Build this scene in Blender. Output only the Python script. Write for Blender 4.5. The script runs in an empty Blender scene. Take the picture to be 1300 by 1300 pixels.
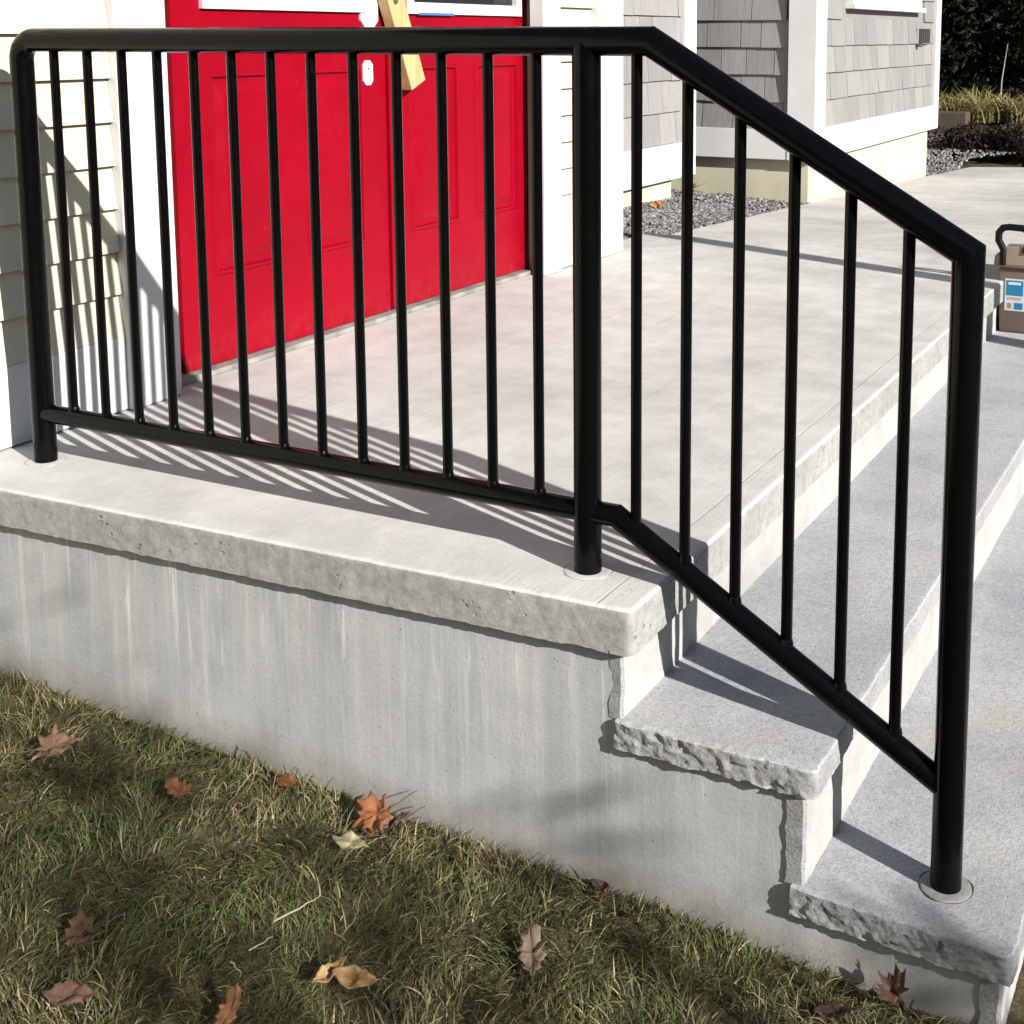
import bpy, bmesh, math, random
import numpy as np
from mathutils import Vector, Matrix, noise

# ------------------------------------------------------------------ camera, sky, sun, exposure
scene = bpy.context.scene
col = scene.collection
cam_data = bpy.data.cameras.new('camera')
cam = bpy.data.objects.new('camera', cam_data)
col.objects.link(cam)
CAM = Vector((0.97417, -1.84560, 0.88115))
YAW, PITCH = 0.4624, 0.1361
fw = Vector((-math.sin(YAW) * math.cos(PITCH), math.cos(YAW) * math.cos(PITCH), -math.sin(PITCH)))
cam.location = CAM
cam.rotation_euler = fw.to_track_quat('-Z', 'Y').to_euler()
cam_data.sensor_width = 36.0
cam_data.lens = 36.0 * 1670.89 / 1300.0
cam_data.shift_x = (650.0 - 783.55) / 1300.0
cam_data.shift_y = (273.62 - 650.0) / 1300.0
cam_data.clip_start = 0.05
cam_data.clip_end = 500.0
scene.camera = cam

SUN = Vector((1.95, -0.72, 1.0)).normalized()
world = bpy.data.worlds.new('World')
scene.world = world
world.use_nodes = True
wn = world.node_tree
wn.nodes.clear()
sky = wn.nodes.new('ShaderNodeTexSky')
sky.sky_type = 'NISHITA'
sky.sun_disc = False
sky.sun_elevation = math.asin(SUN.z)
sky.sun_rotation = math.atan2(SUN.x, SUN.y)
bgn = wn.nodes.new('ShaderNodeBackground')
bgn.inputs['Strength'].default_value = 0.05
won = wn.nodes.new('ShaderNodeOutputWorld')
wn.links.new(sky.outputs[0], bgn.inputs[0])
wn.links.new(bgn.outputs[0], won.inputs[0])
sun_data = bpy.data.lights.new('sun', 'SUN')
sun_data.energy = 5.0
sun_data.angle = math.radians(0.53)
sun_data.color = (1.0, 0.965, 0.905)
sun = bpy.data.objects.new('sun', sun_data)
sun.rotation_euler = SUN.to_track_quat('Z', 'Y').to_euler()
sun.location = (6, -4, 6)
col.objects.link(sun)
scene.view_settings.view_transform = 'Standard'
scene.view_settings.look = 'None'
scene.view_settings.exposure = 0.62
scene.view_settings.gamma = 1.0
scene.view_settings.use_curve_mapping = False
scene.cycles.max_bounces = 6
scene.cycles.diffuse_bounces = 1
scene.cycles.use_adaptive_sampling = True
scene.cycles.adaptive_threshold = 0.02

random.seed(7)
rng = np.random.default_rng(11)

# ------------------------------------------------------------------ helpers
def tag(o, label=None, cat=None, group=None, kind=None):
    if label: o['label'] = label
    if cat: o['category'] = cat
    if group: o['group'] = group
    if kind: o['kind'] = kind
    return o

def empty(name, loc=(0, 0, 0), label=None, cat=None, group=None):
    o = bpy.data.objects.new(name, None)
    o.empty_display_size = 0.1
    col.objects.link(o)
    o.location = loc
    return tag(o, label, cat, group)

def link(name, me, mat=None, parent=None, loc=(0, 0, 0)):
    if mat is not None and len(me.materials) == 0:
        me.materials.append(mat)
    o = bpy.data.objects.new(name, me)
    col.objects.link(o)
    if parent is not None:
        o.parent = parent
        o.location = Vector(loc) - wloc(parent)
    else:
        o.location = loc
    return o

def wloc(o):
    v = Vector(o.location)
    while o.parent is not None:
        o = o.parent
        v = v + Vector(o.location)
    return v

class MB:
    def __init__(s):
        s.v, s.f, s.c = [], [], []
    def add(s, vs, fs):
        n = len(s.v)
        s.v.extend([tuple(p) for p in vs])
        s.f.extend([tuple(i + n for i in f) for f in fs])
    def box(s, x0, x1, y0, y1, z0, z1):
        s.add([(x0, y0, z0), (x1, y0, z0), (x1, y1, z0), (x0, y1, z0), (x0, y0, z1), (x1, y0, z1), (x1, y1, z1), (x0, y1, z1)],
              [(0, 3, 2, 1), (4, 5, 6, 7), (0, 1, 5, 4), (1, 2, 6, 5), (2, 3, 7, 6), (3, 0, 4, 7)])
        return s
    def prism(s, poly, axis, a, b):
        """poly in the two other axes, extruded along axis from a to b"""
        def P(p, t):
            if axis == 0: return (t, p[0], p[1])
            if axis == 1: return (p[0], t, p[1])
            return (p[0], p[1], t)
        n = len(poly)
        s.add([P(p, a) for p in poly] + [P(p, b) for p in poly],
              [tuple(range(n)), tuple(range(2 * n - 1, n - 1, -1))] + [(i, i + n, (i + 1) % n + n, (i + 1) % n) for i in range(n)])
        return s
    def tube(s, pts, r, seg=20, cap=True):
        pts = [Vector(p) for p in pts]
        rings = []
        n = len(pts)
        t0 = (pts[1] - pts[0]).normalized()
        up = Vector((0, 1, 0)) if abs(t0.y) < 0.9 else Vector((1, 0, 0))
        rr = r if isinstance(r, (list, tuple)) else [r] * n
        for i in range(n):
            ta = (pts[i] - pts[i - 1]).normalized() if i > 0 else (pts[1] - pts[0]).normalized()
            tb = (pts[i + 1] - pts[i]).normalized() if i < n - 1 else ta
            t = (ta + tb).normalized()
            k = 1.0 / max(0.35, t.dot(ta))
            a = (up - t * up.dot(t)).normalized()
            b = t.cross(a)
            bis = (tb - ta)
            bis = bis.normalized() if bis.length > 1e-5 else None
            ring = []
            for j in range(seg):
                an = 2 * math.pi * j / seg
                d = a * math.cos(an) * rr[i] + b * math.sin(an) * rr[i]
                if bis is not None:
                    m = (bis - t * bis.dot(t)).normalized()
                    d = d + m * d.dot(m) * (k - 1)
                ring.append(pts[i] + d)
            rings.append(ring)
        vs = [p for ring in rings for p in ring]
        fs = []
        for i in range(n - 1):
            for j in range(seg):
                fs.append((i * seg + j, i * seg + (j + 1) % seg, (i + 1) * seg + (j + 1) % seg, (i + 1) * seg + j))
        if cap:
            fs.append(tuple(range(seg - 1, -1, -1)))
            fs.append(tuple((n - 1) * seg + j for j in range(seg)))
        s.add(vs, fs)
        return s
    def mesh(s, name, smooth=False, bevel=0.0, bseg=2, angle=35):
        me = bpy.data.meshes.new(name)
        me.from_pydata(s.v, [], s.f)
        bm = bmesh.new()
        bm.from_mesh(me)
        bmesh.ops.recalc_face_normals(bm, faces=bm.faces)
        if bevel > 0:
            es = [e for e in bm.edges if len(e.link_faces) == 2 and e.calc_face_angle(0) > math.radians(30)]
            bmesh.ops.bevel(bm, geom=es, offset=bevel, segments=bseg, profile=0.5, affect='EDGES', clamp_overlap=True)
        if smooth:
            for f in bm.faces: f.smooth = True
            for e in bm.edges:
                if len(e.link_faces) == 2 and e.calc_face_angle(0) > math.radians(angle): e.smooth = False
        bm.to_mesh(me)
        bm.free()
        return me
    def build(s, name, mat, parent=None, loc=(0, 0, 0), **kw):
        return link(name, s.mesh(name, **kw), mat, parent, loc)

def build_at(mb, name, mat, parent, **kw):
    """vertices are in world space; put the object's origin at its parent's world location"""
    o = mb.build(name, mat, parent, (0, 0, 0), **kw)
    return o

def fbm(x, y, z, sc, o=3):
    return noise.fractal(Vector((x * sc, y * sc, z * sc)), 1.0, 2.0, o)

# ------------------------------------------------------------------ materials
class Mat:
    def __init__(s, name, rough=0.6, spec=0.4, base=(.5, .5, .5)):
        s.m = bpy.data.materials.new(name)
        s.m.use_nodes = True
        s.t = s.m.node_tree
        s.b = s.t.nodes['Principled BSDF']
        s.b.inputs['Roughness'].default_value = rough
        s.b.inputs['Specular IOR Level'].default_value = spec
        s.b.inputs['Base Color'].default_value = (*base, 1)
        s.tc = None
        s.norm = None
    def n(s, t, **kw):
        nd = s.t.nodes.new(t)
        for k, v in kw.items(): setattr(nd, k, v)
        return nd
    def l(s, a, b): s.t.links.new(a, b)
    def coord(s, scale=(1, 1, 1), rot=(0, 0, 0), geo=False):
        if geo:
            src = s.n('ShaderNodeNewGeometry').outputs['Position']
        else:
            if s.tc is None: s.tc = s.n('ShaderNodeTexCoord')
            src = s.tc.outputs['Object']
        mp = s.n('ShaderNodeMapping')
        mp.inputs['Scale'].default_value = scale
        mp.inputs['Rotation'].default_value = rot
        s.l(src, mp.inputs['Vector'])
        return mp.outputs[0]
    def noise(s, scale, detail=4, rough=0.55, co=None, dist=0.0):
        nd = s.n('ShaderNodeTexNoise')
        nd.inputs['Scale'].default_value = scale
        nd.inputs['Detail'].default_value = detail
        nd.inputs['Roughness'].default_value = rough
        nd.inputs['Distortion'].default_value = dist
        s.l(co if co is not None else s.coord(), nd.inputs['Vector'])
        return nd.outputs['Fac']
    def voro(s, scale, co=None, feature='F1', out='Distance'):
        nd = s.n('ShaderNodeTexVoronoi', feature=feature)
        nd.inputs['Scale'].default_value = scale
        s.l(co if co is not None else s.coord(), nd.inputs['Vector'])
        return nd.outputs[out]
    def ramp(s, fac, stops, interp='LINEAR'):
        r = s.n('ShaderNodeValToRGB')
        r.color_ramp.interpolation = interp
        el = r.color_ramp.elements
        while len(el) < len(stops): el.new(0.5)
        for e, (p, c) in zip(el, stops):
            e.position = p
            e.color = (*c, 1) if len(c) == 3 else c
        s.l(fac, r.inputs[0])
        return r.outputs[0]
    def mix(s, a, b, fac, mode='MIX'):
        m = s.n('ShaderNodeMix', data_type='RGBA', blend_type=mode)
        for v, i in ((fac, 0), (a, 6), (b, 7)):
            if isinstance(v, (int, float)): m.inputs[i].default_value = v
            elif isinstance(v, tuple): m.inputs[i].default_value = (*v, 1)
            else: s.l(v, m.inputs[i])
        return m.outputs[2]
    def mth(s, op, a, b=None, clamp=False):
        m = s.n('ShaderNodeMath', operation=op, use_clamp=clamp)
        for v, i in ((a, 0), (b, 1)):
            if v is None: continue
            if isinstance(v, (int, float)): m.inputs[i].default_value = v
            else: s.l(v, m.inputs[i])
        return m.outputs[0]
    def mr(s, v, a, b, c=0.0, d=1.0):
        m = s.n('ShaderNodeMapRange')
        for i, q in enumerate((a, b, c, d)): m.inputs[i + 1].default_value = q
        s.l(v, m.inputs[0])
        return m.outputs[0]
    def bump(s, h, strength=0.3, dist=0.01):
        b = s.n('ShaderNodeBump')
        b.inputs['Strength'].default_value = strength
        b.inputs['Distance'].default_value = dist
        s.l(h, b.inputs['Height'])
        if s.norm is not None: s.l(s.norm, b.inputs['Normal'])
        s.norm = b.outputs[0]
        s.l(s.norm, s.b.inputs['Normal'])
    def colr(s, c): s.l(c, s.b.inputs['Base Color'])
    def rough(s, c): s.l(c, s.b.inputs['Roughness'])
    def attr(s, name='tint'):
        a = s.n('ShaderNodeAttribute', attribute_name=name)
        return a.outputs['Color']

def flat(name, base, rough=0.5, spec=0.4, var=0.06, nscale=6.0, bump=0.0, bscale=80.0):
    m = Mat(name, rough, spec, base)
    f = m.noise(nscale, 5, 0.6)
    lo = tuple(max(0, c * (1 - var * 2)) for c in base)
    hi = tuple(min(1, c * (1 + var)) for c in base)
    m.colr(m.ramp(f, [(0.3, lo), (0.7, hi)]))
    if bump > 0: m.bump(m.noise(bscale, 3), bump, 0.002)
    return m.m

def concrete(name, base, kind='top'):
    m = Mat(name, 0.85, 0.25, base)
    big = m.noise(1.6, 4, 0.6)
    mid = m.noise(9, 5, 0.65)
    fine = m.noise(160, 3, 0.7)
    b = Vector(base)
    c = m.ramp(big, [(0.32, tuple(b * 0.82)), (0.5, tuple(b * 1.0)), (0.68, tuple(b * 1.13))])
    c = m.mix(c, m.ramp(mid, [(0.3, (0.70, 0.70, 0.715)), (0.62, (1, 1, 1))]), 0.35 if kind == 'wall' else 0.6, 'MULTIPLY')
    c = m.mix(c, m.ramp(fine, [(0.3, (0.80, 0.80, 0.80)), (0.6, (1, 1, 1))]), 0.55, 'MULTIPLY')
    pits = m.voro(95)
    pm = m.mr(pits, 0.10, 0.16)
    sp = m.mr(m.noise(30, 2), 0.56, 0.62)
    pit = m.mth('MAXIMUM', pm, m.mth('SUBTRACT', 1.0, sp))
    c = m.mix((0.16, 0.155, 0.15), c, m.mr(pit, 0, 1, 0.45, 1.0))
    if kind == 'wall':
        co = m.coord((48, 48, 1.6))
        st = m.noise(1.0, 4, 0.65, co, 0.5)
        co2 = m.coord((9, 9, 0.9))
        st2 = m.noise(1.0, 4, 0.6, co2)
        c = m.mix(c, m.ramp(st2, [(0.34, (0.80, 0.815, 0.83)), (0.5, (0.96, 0.96, 0.96)), (0.66, (1.10, 1.09, 1.07))]), 0.9, 'MULTIPLY')
        wob = m.coord((60, 60, 2.6))
        dr = m.noise(1.0, 3, 0.6, wob, 0.9)
        sz_ = m.n('ShaderNodeSeparateXYZ'); m.l(m.coord(), sz_.inputs[0])
        run = m.mr(m.mth('ADD', sz_.outputs[2], m.mth('MULTIPLY', m.noise(1.0, 2, 0.5, m.coord((30, 30, 0.2))), 0.5)), -0.22, 0.12)
        c = m.mix(c, (0.655, 0.657, 0.655), m.mth('MULTIPLY', m.mr(st, 0.52, 0.68), m.mth('MULTIPLY', run, 0.5)))
        c = m.mix(c, (0.72, 0.72, 0.715), m.mth('MULTIPLY', m.mr(dr, 0.62, 0.72), m.mth('MULTIPLY', run, 0.6)))
        m.bump(st, 0.12, 0.004)
        # splash-back soil staining along the grass line
        sx = m.n('ShaderNodeSeparateXYZ')
        m.l(m.coord(), sx.inputs[0])
        gz = m.mth('ADD', sx.outputs[2], m.mth('MULTIPLY', sx.outputs[0], 0.065))
        edge = m.mth('ADD', gz, m.mth('MULTIPLY', m.noise(12, 5, 0.7), 0.09))
        c = m.mix((0.23, 0.21, 0.16), c, m.mr(edge, -0.445, -0.365, 0.25, 1.0))
    if kind == 'face':
        big2 = m.noise(45, 3, 0.7)
        c = m.mix(c, m.ramp(big2, [(0.3, (0.72, 0.72, 0.70)), (0.6, (1.06, 1.06, 1.04))]), 0.8, 'MULTIPLY')
        v2 = m.mr(m.voro(55, m.coord((1, 1, 1.3), (0.3, 0.5, 0.2))), 0.16, 0.26)
        sp2 = m.mr(m.noise(17, 2), 0.57, 0.64, 1.0, 0.0)
        v2 = m.mth('MAXIMUM', v2, sp2)
        c = m.mix((0.10, 0.098, 0.09), c, m.mr(v2, 0, 1, 0.55, 1.0))
        m.bump(v2, 0.6, 0.005)
        m.bump(big2, 0.28, 0.005)
    if kind == 'top':
        # tooled edge line and broom strokes near the nosing
        sx = m.n('ShaderNodeSeparateXYZ')
        m.l(m.coord(), sx.inputs[0])
        ln = m.mth('ABSOLUTE', m.mth('SUBTRACT', m.mth('ADD', sx.outputs[0], m.mth('MULTIPLY', m.noise(5, 2), 0.006)), 0.075))
        lm = m.mr(ln, 0.0008, 0.003)
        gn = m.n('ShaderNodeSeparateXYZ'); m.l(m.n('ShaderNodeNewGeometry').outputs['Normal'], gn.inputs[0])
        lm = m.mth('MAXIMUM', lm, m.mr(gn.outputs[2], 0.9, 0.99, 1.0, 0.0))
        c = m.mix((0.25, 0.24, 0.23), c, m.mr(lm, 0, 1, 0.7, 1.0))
        m.bump(lm, 0.3, 0.002)
        br = m.noise(1.0, 2, 0.5, m.coord((420, 6, 6)))
        m.bump(br, 0.30, 0.002)
        br2 = m.noise(1.0, 3, 0.6, m.coord((190, 2.5, 2)))
        c = m.mix(c, m.ramp(br2, [(0.32, (0.84, 0.835, 0.83)), (0.55, (1, 1, 1))]), m.mr(m.noise(1.3, 3), 0.40, 0.62, 0.15, 0.9), 'MULTIPLY')
    m.colr(c)
    m.bump(mid, 0.12, 0.01)
    m.bump(fine, 0.28, 0.002)
    m.bump(pit, 0.6, 0.003)
    return m.m

M = {}
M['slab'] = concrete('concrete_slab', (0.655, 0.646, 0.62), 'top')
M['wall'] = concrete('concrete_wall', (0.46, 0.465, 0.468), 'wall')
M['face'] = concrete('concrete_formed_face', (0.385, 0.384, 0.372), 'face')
M['riser'] = concrete('concrete_riser', (0.47, 0.465, 0.45), 'plain')
M['walk'] = concrete('concrete_walk', (0.62, 0.595, 0.555), 'plain')
M['grout'] = concrete('grout', (0.29, 0.286, 0.27), 'plain')

def granite(name, base, rusty=0.5):
    m = Mat(name, 0.75, 0.35, base)
    b = Vector(base)
    f = m.noise(260, 2, 0.6)
    g = m.noise(90, 3, 0.7)
    c = m.ramp(f, [(0.28, tuple(b * 0.62)), (0.44, tuple(b * 0.95)), (0.60, tuple(b * 1.06)), (0.75, tuple(b * 1.2))])
    c = m.mix(c, m.ramp(g, [(0.32, (0.74, 0.75, 0.77)), (0.6, (1, 1, 1))]), 0.6, 'MULTIPLY')
    big = m.noise(3.5, 4, 0.6)
    c = m.mix(c, m.ramp(big, [(0.3, (0.70, 0.715, 0.74)), (0.60, (1.04, 1.03, 1.01))]), 0.85, 'MULTIPLY')
    r = m.noise(4.3, 4, 0.65, m.coord(rot=(0.4, 0.2, 0.9)))
    c = m.mix(c, (0.47, 0.38, 0.25), m.mr(r, 0.57, 0.75, 0.0, rusty))
    m.colr(c)
    m.bump(g, 0.3, 0.004)
    m.bump(f, 0.35, 0.002)
    return m.m
M['granite'] = granite('granite', (0.475, 0.482, 0.497))
M['rock'] = granite('granite_rock_face', (0.37, 0.372, 0.38), 0.15)

def paint_black():
    m = Mat('black_paint', 0.2, 0.14, (0.0022, 0.0022, 0.0024))
    n1 = m.noise(45, 3)
    m.rough(m.mr(n1, 0.3, 0.7, 0.13, 0.26))
    m.bump(m.noise(120, 2), 0.04, 0.002)
    d = m.noise(300, 2, 0.8)
    m.colr(m.mix((0.0022, 0.0022, 0.0024), (0.06, 0.055, 0.05), m.mr(d, 0.76, 0.80)))
    return m.m
M['black'] = paint_black()
M['white'] = flat('white_trim_paint', (0.66, 0.66, 0.655), 0.5, 0.4, 0.03, 4.0, 0.05, 120)
M['cream'] = flat('cream_siding', (0.61, 0.575, 0.44), 0.6, 0.3, 0.04, 5.0, 0.05, 60)
M['sill'] = flat('dusty_sill', (0.32, 0.31, 0.285), 0.7, 0.3, 0.25, 14)
M['found'] = flat('cream_foundation_paint', (0.61, 0.57, 0.43), 0.8, 0.2, 0.07, 3.0, 0.3, 40)
M['dark'] = flat('dark_backing', (0.05, 0.05, 0.05), 0.9)
M['hinge'] = flat('hinge_metal', (0.12, 0.09, 0.07), 0.45, 0.5)
M['roof'] = flat('roof_grey', (0.10, 0.10, 0.105), 0.9, 0.2, 0.2, 30)

def red_paint():
    m = Mat('red_door_paint', 0.38, 0.15, (0.38, 0.003, 0.014))
    f = m.noise(3, 4)
    m.colr(m.ramp(f, [(0.3, (0.235, 0.0010, 0.0085)), (0.7, (0.295, 0.0014, 0.0105))]))
    sx = m.n('ShaderNodeSeparateXYZ'); m.l(m.n('ShaderNodeNewGeometry').outputs['Position'], sx.inputs[0])
    low = m.mr(m.mth('ADD', sx.outputs[2], m.mth('MULTIPLY', m.noise(9, 4, 0.7), 0.14)), 0.05, 0.20, 1.0, 0.0)
    dust = m.mth('MULTIPLY', low, m.mr(m.noise(40, 4, 0.7), 0.40, 0.70, 0.0, 0.06))
    scuff = m.mth('MULTIPLY', m.mr(m.noise(130, 2, 0.7), 0.69, 0.73), m.mr(m.noise(5, 3), 0.56, 0.66, 0.0, 0.35))
    base_c = m.ramp(f, [(0.3, (0.245, 0.0005, 0.0095)), (0.7, (0.30, 0.0008, 0.0120))])
    m.colr(m.mix(base_c, (0.42, 0.30, 0.27), m.mth('MAXIMUM', dust, scuff)))
    m.bump(m.noise(1.0, 3, 0.6, m.coord((70, 70, 4))), 0.06, 0.002)
    m.rough(m.mr(m.noise(14, 3), 0.3, 0.7, 0.33, 0.5))
    return m.m
M['red'] = red_paint()

def shingle_mat():
    m = Mat('grey_shingle', 0.8, 0.25, (0.4, 0.38, 0.36))
    oi = m.n('ShaderNodeObjectInfo').outputs['Random']
    gr = m.noise(1.0, 4, 0.6, m.coord((70, 70, 2.0)))
    c = m.ramp(oi, [(0.0, (0.255, 0.248, 0.245)), (0.5, (0.29, 0.281, 0.276)), (1.0, (0.33, 0.318, 0.311))])
    c = m.mix(c, m.ramp(gr, [(0.3, (0.76, 0.76, 0.77)), (0.62, (1, 1, 1))]), 0.8, 'MULTIPLY')
    m.colr(c)
    m.bump(gr, 0.3, 0.003)
    return m.m
M['shingle'] = shingle_mat()

def wood(name, base, scale=(60, 60, 5)):
    m = Mat(name, 0.65, 0.3, base)
    b = Vector(base)
    g = m.noise(1.0, 4, 0.6, m.coord(scale))
    m.colr(m.ramp(g, [(0.3, tuple(b * 0.72)), (0.6, tuple(b))]))
    m.bump(g, 0.15, 0.002)
    return m.m
M['pine'] = wood('raw_pine', (0.62, 0.42, 0.20))
M['timber'] = wood('weathered_timber', (0.11, 0.085, 0.065))

def tint_mat(name, rough=0.7, spec=0.3, nscale=30, trans=0.0, bump=0.0):
    m = Mat(name, rough, spec)
    c = m.attr()
    f = m.noise(nscale, 4, 0.65)
    c = m.mix(c, m.ramp(f, [(0.28, (0.62, 0.6, 0.58)), (0.66, (1.08, 1.06, 1.04))]), 0.8, 'MULTIPLY')
    m.colr(c)
    if bump > 0: m.bump(f, bump, 0.004)
    if trans > 0:
        tr = m.n('ShaderNodeBsdfTranslucent')
        m.l(c, tr.inputs[0])
        mx = m.n('ShaderNodeMixShader')
        mx.inputs[0].default_value = trans
        out = m.t.nodes['Material Output']
        m.l(m.b.outputs[0], mx.inputs[1])
        m.l(tr.outputs[0], mx.inputs[2])
        m.l(mx.outputs[0], out.inputs[0])
    return m.m
M['grass'] = tint_mat('grass_blades', 0.6, 0.25, 60, 0.25)
M['leaf'] = tint_mat('dry_leaf', 0.7, 0.25, 90, 0.15, 0.3)
M['pebble'] = tint_mat('pebbles', 0.8, 0.3, 120)
M['foliage'] = tint_mat('evergreen_foliage', 0.6, 0.25, 20, 0.15)

def soil():
    m = Mat('soil_thatch', 0.95, 0.1)
    f = m.noise(14, 6, 0.7)
    g = m.noise(90, 4, 0.7)
    c = m.ramp(f, [(0.3, (0.045, 0.042, 0.022)), (0.5, (0.090, 0.076, 0.040)), (0.7, (0.15, 0.122, 0.066))])
    m.colr(m.mix(c, m.ramp(g, [(0.3, (0.45, 0.45, 0.45)), (0.65, (1.2, 1.2, 1.2))]), 0.8, 'MULTIPLY'))
    m.bump(f, 0.6, 0.03)
    m.bump(g, 0.6, 0.01)
    return m.m
M['soil'] = soil()
M['bark'] = wood('bark', (0.10, 0.08, 0.065), (30, 30, 4))

def set_tint(me, colors):
    a = me.color_attributes.new('tint', 'FLOAT_COLOR', 'POINT')
    arr = np.ones((len(colors), 4), dtype=np.float32)
    arr[:, :3] = colors
    a.data.foreach_set('color', arr.ravel())

def np_mesh(name, V, F, colors=None, smooth=False):
    """V (n,3); F (m,k) constant face size"""
    me = bpy.data.meshes.new(name)
    k = F.shape[1]
    me.vertices.add(len(V))
    me.vertices.foreach_set('co', np.ascontiguousarray(V, dtype=np.float32).ravel())
    me.loops.add(F.size)
    me.loops.foreach_set('vertex_index', np.ascontiguousarray(F, dtype=np.int32).ravel())
    me.polygons.add(len(F))
    me.polygons.foreach_set('loop_start', np.arange(0, F.size, k, dtype=np.int32))
    me.polygons.foreach_set('loop_total', np.full(len(F), k, dtype=np.int32))
    if smooth:
        me.polygons.foreach_set('use_smooth', np.ones(len(F), dtype=bool))
    me.update(calc_edges=True)
    me.validate()
    if colors is not None: set_tint(me, colors)
    return me

# ------------------------------------------------------------------ key dimensions (metres)
Z1, Z2 = -0.1911, -0.3826            # tread heights
WALLX = -1.41                        # face of the clapboard
def front(u): return -0.1141 + 0.0388 * min(u, 0.13)     # grass-side edge of the porch slab
def gz(u, v=0.0):                    # lawn height
    return -0.488 - 0.065 * max(-3.0, min(u, 1.2)) - 0.02 * max(0.0, min(2.0, -v - 0.8))

# ------------------------------------------------------------------ ground
def make_ground():
    xs = sorted(set([-150, -60, -25, -10, -5] + list(np.arange(-3, 3.01, 0.15).round(3)) + [4, 6, 10, 25, 60, 150]))
    ys = sorted(set([-150, -60, -25, -10, -5] + list(np.arange(-3, 0.61, 0.15).round(3)) + [2, 5, 8, 12, 25, 60, 150]))
    V, F = [], []
    for y in ys:
        for x in xs:
            V.append((x, y, gz(x, y) + 0.008 * fbm(x, y, 0, 3.0) - (0.03 if y > 0.3 else 0)))
    nx = len(xs)
    for j in range(len(ys) - 1):
        for i in range(nx - 1):
            F.append((j * nx + i, j * nx + i + 1, (j + 1) * nx + i + 1, (j + 1) * nx + i))
    me = np_mesh('ground', np.array(V), np.array(F), smooth=True)
    tag(link('ground', me, M['soil']), kind='structure')
make_ground()

# walkway beyond the porch, falling gently away from the steps
def walk_z(v): return -0.004 - 0.040 * max(0.0, v - 3.45)
mb = MB()
poly = [(-1.425, 3.45), (0.9, 3.45), (0.9, 9.4), (-0.98, 10.05), (-1.36, 9.75), (-1.395, 8.6), (-1.40, 5.5)]
n = len(poly)
mb.add([(x, y, walk_z(y)) for x, y in poly] + [(x, y, walk_z(y) - 0.5) for x, y in poly],
       [tuple(range(n))] + [(i, (i + 1) % n, (i + 1) % n + n, i + n) for i in range(n)])
tag(mb.build('walkway', M['walk'], bevel=0.0), kind='structure')
mb = MB()
mb.box(0.735, 3.2, -0.35, 6.0, -0.80, -0.572)
tag(mb.build('lower_walkway', M['walk'], bevel=0.006), kind='structure')

# ------------------------------------------------------------------ porch and steps
porch = empty('concrete_porch', (-0.6, 0.8, -0.5), 'grey concrete porch with rock faced granite steps below the black railing', 'porch')

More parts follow.
